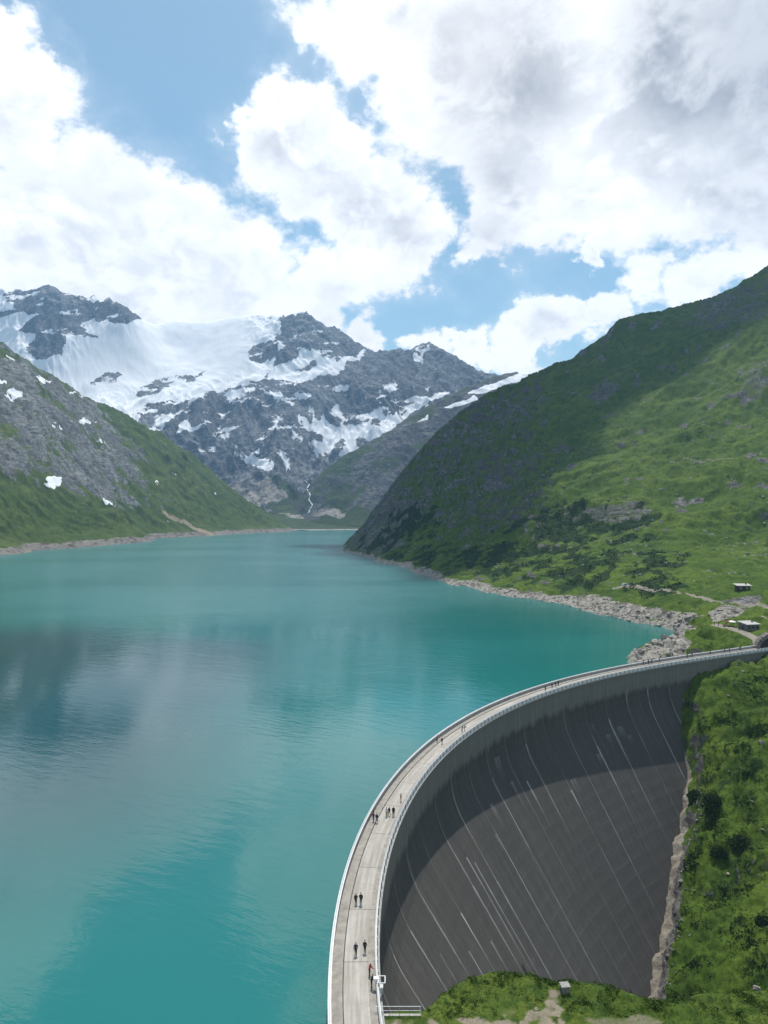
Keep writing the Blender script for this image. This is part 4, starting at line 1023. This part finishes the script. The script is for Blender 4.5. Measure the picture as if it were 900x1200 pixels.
def car(px, py, D, rz, body, label, van=False):
    p = at(px, py, D); t = thing('parked_car', label, 'car', (p[0], p[1], gz(p[0], p[1]) + .1), R(rz), 'cars parked on the track')
    bm = bmesh.new(); bx(bm, -2.2, 2.2, -.85, .85, .35, .95); bmesh.ops.bevel(bm, geom=bm.edges[:], offset=.12, segments=2, affect='EDGES'); b = bm_obj('body', bm, body, t)
    h = 2.0 if van else 1.5
    bm = bmesh.new(); bx(bm, -2.05 if van else -1.5, 1.2, -.76, .76, .951, h)
    for v in bm.verts:
        if v.co.z > 1.2: v.co.x *= .9 if van else .72; v.co.y *= .88
    cb = bm_obj('cabin', bm, body, t)
    for s_ in (-1, 1):
        bm = bmesh.new(); bx(bm, -1.0, .75, s_ * .80 - .012, s_ * .80 + .012, 1.05, h - .25)
        for v in bm.verts:
            if v.co.z > 1.2: v.co.y -= s_ * .05
        bm_obj('side_window', bm, m_glass, cb)
        bm = bmesh.new(); bx(bm, 2.2, 2.215, s_ * .6 - .15, s_ * .6 + .15, .62, .78); bm_obj('headlight', bm, m_white, b)
        for x in (-1.35, 1.35):
            bm = bmesh.new(); tube(bm, (x, s_ * .78, .33), (x, s_ * .93, .33), .33, 14); wl = bm_obj('wheel', bm, m_black, t)
            bm = bmesh.new(); tube(bm, (x, s_ * .931, .33), (x, s_ * .945, .33), .19, 10); bm_obj('rim', bm, m_conc, wl)
car(732.5, 685, 481, 15, simple('white_car_paint', (.75, .75, .75), .3, .03, spec=.5), 'white van parked at the left end of the hillside track', True)
car(740.5, 686, 477, -20, simple('dark_car_paint', (.03, .032, .04), .3, .05, spec=.5), 'dark car parked beside the white van on the track')

# ------------------------------------------------------------------ small structures at the near end
def near_fence():
    A = Vector(atz(443, 1187.5, -.35)); B = Vector(atz(493, 1186, -.35)); A.y = B.y = 82.2
    t = thing('white_fence', 'white two-rail steel fence running from the dam parapet to the knoll', 'fence', A)
    d = B - A; L = d.length
    bm = bmesh.new(); bx(bm, -.3, L, -.10, .25, -.25, .10); bm_obj('footing', bm, m_conc, t)
    for z, r in ((1.10, .034), (.62, .024)):
        bm = bmesh.new(); tube(bm, (-.3, 0, z), (L, 0, z), r, 6); bm_obj('rail', bm, m_white, t)
    for i in range(5):
        bm = bmesh.new(); tube(bm, (.1 + i * (L - .2) / 4, 0, .10), (.1 + i * (L - .2) / 4, 0, 1.05), .032, 6); bm_obj('post', bm, m_white if i in (0, 4) else m_conc, t)
near_fence()
def shaft_box():
    p = atz(662, 1160, -.2); t = thing('concrete_shaft', 'square concrete shaft box with pale lid on the grassy knoll', 'shaft', (p[0], p[1], float(knoll_z(p[0], p[1])) - .1), R(6))
    bm = bmesh.new(); bx(bm, -.45, .45, -.4, .4, -.3, .68); bm_obj('box', bm, simple('shaft_side', (.20, .19, .17), .9, .2, 3), t)
    bm = bmesh.new(); bx(bm, -.56, .56, -.52, .52, .682, .80); bm_obj('lid', bm, simple('lid_concrete', (.30, .29, .265), .9, .15, 3), t)
shaft_box()
def gauge():
    s_ = 6.5
    for q in np.arange(0, 30, .1):
        P_ = dam_pt(q, 5.9, 1.0)
        if 600 + F * (CZ - 1.0) / P_[1] < 1150: break
        s_ = q
    P_ = dam_pt(s_, 5.9, 0.0)
    t = thing('overhanging_gauge', 'white cabinet with a square white steel frame overhanging the dam parapet', 'gauge', P_)
    bm = bmesh.new(); bx(bm, -.45, .12, -.25, .25, 1.10, 1.45); bm_obj('cabinet', bm, m_white, t)
    fr = [((.12, -.75, 1.3), (.95, -.75, 1.3)), ((.95, -.75, 1.3), (.95, .55, 1.3)), ((.95, .55, 1.3), (.12, .55, 1.3)), ((.12, .55, 1.3), (.12, -.75, 1.3))]
    for a, b_ in fr:
        bm = bmesh.new(); tube(bm, a, b_, .06, 6); bm_obj('frame_bar', bm, m_white, t)
    bm = bmesh.new(); bx(bm, .35, .72, -1.55, -.80, .55, 1.25); bm_obj('instrument_box', bm, simple('pale_box', (.52, .52, .50), .6), t)
    bm = bmesh.new(); tube(bm, (.2, -.3, .98), (.2, -.3, 1.3), .05, 6); bm_obj('bracket', bm, m_white, t)
    return s_
GS = gauge()

# ------------------------------------------------------------------ people
def body_mesh(pose):
    """joint chain grown with a skin modifier; returns the continuous body mesh, feet at z = 0, facing +Y"""
    st = {'stand': (.04, -.04, .03, .06), 'walk': (.30, -.26, -.18, .22), 'stroll': (-.20, .24, .16, -.12), 'lean': (.02, -.05, .34, .34)}[pose]
    lf, rf, la, ra = st; lean = .16 if pose == 'lean' else .02
    J = [((0, 0, .95), .125), ((0, lean * .3, 1.12), .115), ((0, lean * .8, 1.32), .140), ((0, lean, 1.45), .085), ((0, lean + .01, 1.52), .052), ((0, lean + .03, 1.60), .078), ((0, lean + .03, 1.70), .088), ((0, lean + .02, 1.755), .05)]
    E_ = [(i, i + 1) for i in range(7)]
    def add(p, r, par):
        J.append((p, r)); E_.append((par, len(J) - 1)); return len(J) - 1
    for s_, f, a in ((-1, lf, la), (1, rf, ra)):
        h = add((s_ * .095, 0, .88), .092, 0); kn = add((s_ * .10, f * .5 + .03, .49), .066, h); an = add((s_ * .10, f - .02 * (f < 0), .09), .043, kn); to = add((s_ * .115, f + .14, .035), .035, an)
        sh = add((s_ * .185, lean * .9, 1.40), .058, 2); el = add((s_ * .235, lean * .9 + a * .35 - .02, 1.14), .045, sh); wr = add((s_ * .23, lean * .9 + a * .9 + .03, .92 + abs(a) * .18), .034, el); hd = add((s_ * .225, lean * .9 + a * 1.05 + .05, .83 + abs(a) * .22), .036, wr)
        hb = hd
        for q, (dx, dl) in enumerate(((-.022, .075), (-.007, .085), (.009, .08), (.023, .065))):
            add((s_ * .225 + dx, lean * .9 + a * 1.05 + .075 + dx * .2, .83 + abs(a) * .22 - dl), .009, hb)
        add((s_ * .195, lean * .9 + a * 1.05 + .095, .83 + abs(a) * .22 - .03), .010, hb)
    me = bpy.data.meshes.new('body_cage'); me.from_pydata([j[0] for j in J], E_, [])
    o = bpy.data.objects.new('body_cage', me); COL.objects.link(o)
    md = o.modifiers.new('skin', 'SKIN'); md.use_smooth_shade = True
    for i, v in enumerate(me.skin_vertices[0].data): v.radius = (J[i][1], J[i][1] * (.78 if i in (0, 1, 2) else 1.0)); v.use_root = (i == 0)
    o.modifiers.new('sub', 'SUBSURF').levels = 1
    dg = bpy.context.evaluated_depsgraph_get(); out = bpy.data.meshes.new_from_object(o.evaluated_get(dg)); out.name = 'body_' + pose
    bpy.data.objects.remove(o); bpy.data.meshes.remove(me)
    return out, lean
def garment(me, name, keep, puff):
    bm = bmesh.new(); bm.from_mesh(me); bm.normal_update()
    bmesh.ops.delete(bm, geom=[f for f in bm.faces if not keep(f.calc_center_median())], context='FACES')
    for v in bm.verts: v.co += v.normal * puff
    out = bpy.data.meshes.new(name); bm.to_mesh(out); bm.free()
    for p in out.polygons: p.use_smooth = True
    return out
POSES = {}
for ps in ('stand', 'walk', 'stroll', 'lean'):
    b_, ln = body_mesh(ps)
    POSES[ps] = dict(body=b_, jacket=garment(b_, 'jacket', lambda c: .90 < c.z < 1.47 and abs(c.x) < .30 and not (c.z < 1.0 and abs(c.x) > .17), .022),
                     trousers=garment(b_, 'trousers', lambda c: .09 < c.z < .98 and abs(c.x) < .185, .016), shoes=garment(b_, 'shoes', lambda c: c.z < .10, .012),
                     hair=garment(b_, 'hair', lambda c, l=ln: c.z > 1.645 and (c.y < l + .07 or c.z > 1.72), .018), lean=ln)
_cm = {}
def cloth(rgb, nm):
    key = (nm,) + tuple(rgb)
    if key not in _cm: _cm[key] = simple(nm, rgb, .85, .12, 6.0)
    return _cm[key]
SKIN = simple('skin', (.42, .26, .19), .6, .05)
for q in POSES.values():
    q['body'].materials.append(SKIN)
    for n_ in ('jacket', 'trousers', 'shoes', 'hair'): q[n_].materials.append(None)
def person(loc, rz, pose, jacket, trousers, hair, label, hat=None, pack=None, height=1.0, group='visitors on and around the dam'):
    o = link('person', POSES[pose]['body'], label=label, category='person', group=group)
    o.location = loc; o.rotation_euler = (0, 0, rz); o.scale = (height,) * 3
    for n_, c in (('jacket', jacket), ('trousers', trousers), ('shoes', (.04, .035, .03)), ('hair', hat or hair)):
        g = link('hat' if n_ == 'hair' and hat else n_, POSES[pose][n_], o); g.material_slots[0].link = 'OBJECT'; g.material_slots[0].material = cloth(c, n_ + '_cloth')
    if pack:
        bm = bmesh.new(); bx(bm, -.15, .15, -.30, -.115, 1.06, 1.44); bmesh.ops.bevel(bm, geom=bm.edges[:], offset=.05, segments=2, affect='EDGES')
        bm_obj('backpack', bm, cloth(pack, 'backpack_cloth'), o)
    return o
BLK_, NAVY, RED, MAR, BLUE, GREY, TAN, WHT, DEN, GRN = (.012, .012, .014), (.02, .025, .05), (.45, .03, .025), (.18, .03, .035), (.05, .10, .28), (.16, .16, .17), (.30, .23, .15), (.65, .65, .65), (.05, .08, .15), (.05, .09, .05)
def on_dam(px, py, lo=.6, hi=5.5, z=None):
    D = CZ * F / (py - 600); x, y = (px - 450) / F * D, D
    s_, o_ = dam_so(np.array([x]), np.array([y])); s_ = float(s_[0]); o_ = float(np.clip(o_[0], lo, hi))
    p = dam_pt(s_, o_, 0.13 if o_ < 1.66 else (.062 if o_ > 4.86 else 0.0))
    _, _, rx, ry = axis(s_); hd = math.atan2(ry, rx)    # heading along the road
    return p, hd
H_ = (.03, .02, .015); HB = (.12, .07, .03)
crowd = [(417, 1060.5, 0, 'walk', BLK_, BLK_, 'person in black walking at the left of the pair mid-road on the near dam', {}), (423, 1060, 0, 'walk', BLK_, DEN, 'person in black with a backpack, right of the walking pair on the near dam', dict(pack=BLK_)),
         (417, 1119, 3.14, 'walk', NAVY, BLK_, 'lone dark-clad walker in the middle of the road nearest the camera', {}), (427.6, 1117, 0, 'stand', BLK_, BLK_, 'slim person in black right of the lone walker on the near road', {}),
         (433, 1145.5, -1.4, 'lean', RED, NAVY, 'person in a red jacket and white cap leaning on the parapet', dict(hat=WHT)), (435.3, 1160, -1.5, 'lean', BLK_, BLK_, 'person in black at the parapet just below the white overhanging gauge', {}),
         (433.4, 959.5, 1.5, 'stand', BLK_, GREY, 'person in black standing at the lakeside parapet left of the group', {}), (437.8, 963.4, 0, 'walk', MAR, DEN, 'person in a maroon top beside a person in blue', {}), (441.6, 964, 0, 'walk', BLUE, GREY, 'person in a blue jacket with pale trousers in the left group', dict(pack=NAVY)),
         (453, 957.4, 3.1, 'stand', WHT, TAN, 'person in a white top at the left of the right-hand group of three', {}), (456, 956.4, 3.1, 'walk', BLK_, BLK_, 'person in black in the middle of the right-hand group of three', {}), (460.8, 957, 3.3, 'stand', BLK_, NAVY, 'tall dark person at the right of the group of three by the parapet', dict(h=1.08)),
         (469.8, 939.5, -1.4, 'stand', MAR, TAN, 'lone person in a dull red top at the inner parapet above the groups', {}), (512, 870.5, 0.2, 'walk', TAN, DEN, 'person in a tan top left of the black-clad one at the lakeside walkway', {}), (518, 872, 0.2, 'walk', BLK_, BLK_, 'person in black with a backpack by the lakeside walkway bend', dict(pack=BLK_)),
         (541.5, 857.5, -1.2, 'lean', GREY, BLK_, 'left of two people at the inner parapet of the bend', {}), (544.5, 856.5, -1.2, 'lean', NAVY, GREY, 'right of two people at the inner parapet of the bend', {}),
         (639, 810, 0, 'walk', BLK_, BLK_, 'leftmost of the dark figures on the middle of the crest', {}), (647, 806.5, 0, 'walk', NAVY, BLK_, 'second of the dark figures on the middle of the crest', {}), (651, 805, 0, 'walk', BLK_, GREY, 'third of the dark figures on the middle of the crest', {}), (654.5, 803.5, 0, 'stand', BLK_, BLK_, 'rightmost of the dark figures on the middle of the crest', {}),
         (750, 779, 0, 'walk', RED, DEN, 'person in red on the far straight of the dam', {}), (757.5, 778, 0, 'walk', BLK_, BLK_, 'left of the dark pair right of the red figure on the far dam', {}), (761, 777.4, 0, 'walk', NAVY, BLK_, 'right of the dark pair right of the red figure on the far dam', {}), (770, 776, 3, 'walk', GREY, DEN, 'grey figure right of the dark pair on the far dam', {}),
         (803, 770.8, 0, 'walk', BLK_, DEN, 'left of two dark walkers midway along the far straight', {}), (808.5, 770, 0, 'walk', NAVY, GREY, 'right of two dark walkers midway along the far straight', {}), (831, 767, 3, 'walk', BLK_, BLK_, 'lone dark walker on the last stretch of the dam', {}),
         (847, 764.6, 0, 'stand', GREY, BLK_, 'left of three people near the far end of the dam', {}), (853, 763.8, 0, 'walk', BLUE, BLK_, 'middle of three people near the far end of the dam', {}), (865, 762, 3, 'walk', BLK_, DEN, 'right of three people near the far end of the dam', {})]
for (px_, py_, rz_, ps, jk, tr, lb, kw) in crowd:
    p, hd = on_dam(px_, py_, 1.0, 5.2 if ps != 'lean' else 5.45)
    if ps == 'walk' and random.random() < .5: ps = 'stroll'
    rz_ += random.uniform(-.35, .35)
    person(p, hd + rz_, ps, jk, tr, random.choice((H_, HB)), lb, hat=kw.get('hat'), pack=kw.get('pack'), height=kw.get('h', random.uniform(.95, 1.04)))
for (px_, py_, D, jk, tr, lb) in ((842, 736, 348, BLK_, DEN, 'person in black at the left end of the terrace path'), (848.5, 738.5, 343, RED, BLK_, 'person in red on the lower edge of the terrace'), (866, 741.5, 335, BLK_, BLK_, 'dark figure standing by the corner of the inn'), (851, 732.5, 349, NAVY, GREY, 'person in navy behind the terrace tables'),
                                  (877, 758, 308, NAVY, BLK_, 'left of two people on the pale forecourt by the portal'), (883, 758.5, 306, BLK_, GREY, 'right of two people on the pale forecourt by the portal'), (837, 730, 352, BLK_, BLK_, 'dark figure at the very start of the terrace path')):
    p = at(px_, py_, D); person((p[0], p[1], gz(p[0], p[1])), random.uniform(0, 6), 'stand', jk, tr, H_, lb)

# ------------------------------------------------------------------ meltwater stream falling through the gorge at the valley head
def stream():
    bpy.context.view_layer.update(); dg = bpy.context.evaluated_depsgraph_get()
    P = []
    for (px_, py_) in ((357, 563), (362, 568), (360, 574), (364, 580), (362, 586), (366, 592), (363, 598), (361, 603)):
        ok, loc, nor, _, ob, _ = sc.ray_cast(dg, Vector((0, 0, CZ)), pdir(px_, py_))
        if ok and loc.y > 2400: P.append(loc + nor * 1.5)
    if len(P) < 3: return
    Q = []
    for a, b_ in zip(P[:-1], P[1:]):
        for t in (0, .25, .5, .75): Q.append(a.lerp(b_, t) + Vector((random.uniform(-2, 2), 0, random.uniform(-.5, 1))))
    bm = bmesh.new(); L = []
    for i, q in enumerate(Q):
        w = random.uniform(1.6, 4.2); L.append((bm.verts.new(q + Vector((-w, 0, -.8))), bm.verts.new(q + Vector((0, -1.5, .8))), bm.verts.new(q + Vector((w, 0, -.8)))))
    for a, b_ in zip(L[:-1], L[1:]):
        bm.faces.new((a[0], a[1], b_[1], b_[0])); bm.faces.new((a[1], a[2], b_[2], b_[1]))
    bmesh.ops.recalc_face_normals(bm, faces=bm.faces[:])
    bm_obj('stream', bm, simple('white_water', (.72, .75, .76), .5, .1, .2), kind='structure')
stream()

# ------------------------------------------------------------------ cloud overhead that shades the far half of the right hill
def shade_cloud(foot, label, seed, ragged=45.0, dense=0.96, rim=42.0):
    Zc = 2150.0
    pr = np.array([(x + sdir.x / sdir.z * (Zc - z), y + sdir.y / sdir.z * (Zc - z)) for x, y, z in foot])
    lo, hi = pr.min(0) - 90, pr.max(0) + 90
    st_ = ragged / 2.8; xs = np.arange(lo[0], hi[0], st_); ys = np.arange(lo[1], hi[1], st_)
    Y, X = np.meshgrid(ys, xs, indexing='ij')
    d = patch(X + ragged * fbm(X, Y, ragged * 3.3, 4, 510 + seed), Y + ragged * fbm(X, Y, ragged * 3.3, 4, 520 + seed), pr)
    th = np.sqrt(np.clip(d, 0, 400) / 400)
    top = th * (150 + 90 * ridged(X, Y, 160, 4, 530 + seed)); bot = -th * (22 + 14 * fbm(X, Y, 120, 3, 540 + seed))
    ins = d > 0
    r, c = X.shape; idx = np.arange(r * c).reshape(r, c)
    q = np.stack([idx[:-1, :-1], idx[:-1, 1:], idx[1:, 1:], idx[1:, :-1]], -1).reshape(-1, 4)
    q = q[ins.ravel()[q].any(1)]
    V = np.concatenate([np.stack([X.ravel(), Y.ravel(), Zc + top.ravel() + .5], -1), np.stack([X.ravel(), Y.ravel(), Zc + bot.ravel() - .5], -1)])
    f = np.concatenate([q, q[:, ::-1] + r * c])
    m, k, b = new_mat('cloud_white'); b.inputs['Base Color'].default_value = (.92, .93, .95, 1); b.inputs['Roughness'].default_value = 1; b.inputs['Specular IOR Level'].default_value = 0
    P = k.node('ShaderNodeNewGeometry').outputs['Position']
    k.put(b.inputs['Base Color'], k.mix(k.noise(P, .02, 4), (.85, .87, .9), (.95, .95, .96)))
    tr = k.node('ShaderNodeBsdfTransparent'); mx = k.node('ShaderNodeMixShader')
    k.put(mx.inputs[0], k.attr('opacity')); k.l.new(tr.outputs[0], mx.inputs[1]); k.l.new(b.outputs[0], mx.inputs[2]); k.l.new(mx.outputs[0], k.n['Material Output'].inputs['Surface'])
    me = mesh_np('cloud', V, f, [m]); op = 1 - np.sqrt(1 - dense * sstep(0, rim, d)); put_attr(me, 'opacity', np.r_[op.ravel(), op.ravel()])
    link('cloud', me, kind='stuff', label=label, category='cloud')
shade_cloud([at(905, 384, 1010), at(818, 442, 1030), at(752, 488, 980), at(718, 540, 880), at(672, 606, 770), at(622, 646, 690), at(560, 682, 640), at(470, 695, 660), (-40, 800, 0), (-160, 1300, 0), (40, 1750, 100), (600, 1700, 300), (900, 1300, 450)], 'cumulus cloud overhead that shades the far part of the right hill', 0)
shade_cloud([atz(px_, py_, WATER) for px_, py_ in ((-60, 722), (130, 726), (250, 735), (350, 748), (420, 775), (425, 830), (380, 910), (330, 985), (190, 1020), (60, 1045), (-60, 1060), (-300, 1060), (-380, 735))], 'cumulus cloud overhead that shades the middle of the lake', 7, 16.0, 0.86, 60.0)

# ------------------------------------------------------------------ mountain air
def haze():
    bm = bmesh.new(); bx(bm, -3700, 2100, -500, 5200, -140, 1620)
    m = bpy.data.materials.new('mountain_haze'); m.use_nodes = True; m.node_tree.nodes.clear(); k = NT(m.node_tree)
    v = k.node('ShaderNodeVolumePrincipled'); v.inputs['Color'].default_value = (.35, .63, 1.0, 1); v.inputs['Density'].default_value = 8e-5; v.inputs['Anisotropy'].default_value = .2
    k.l.new(v.outputs[0], k.node('ShaderNodeOutputMaterial').inputs['Volume'])
    bm_obj('haze', bm, m, kind='stuff', label='thin blue haze of mountain air over the whole valley', category='haze')
haze()
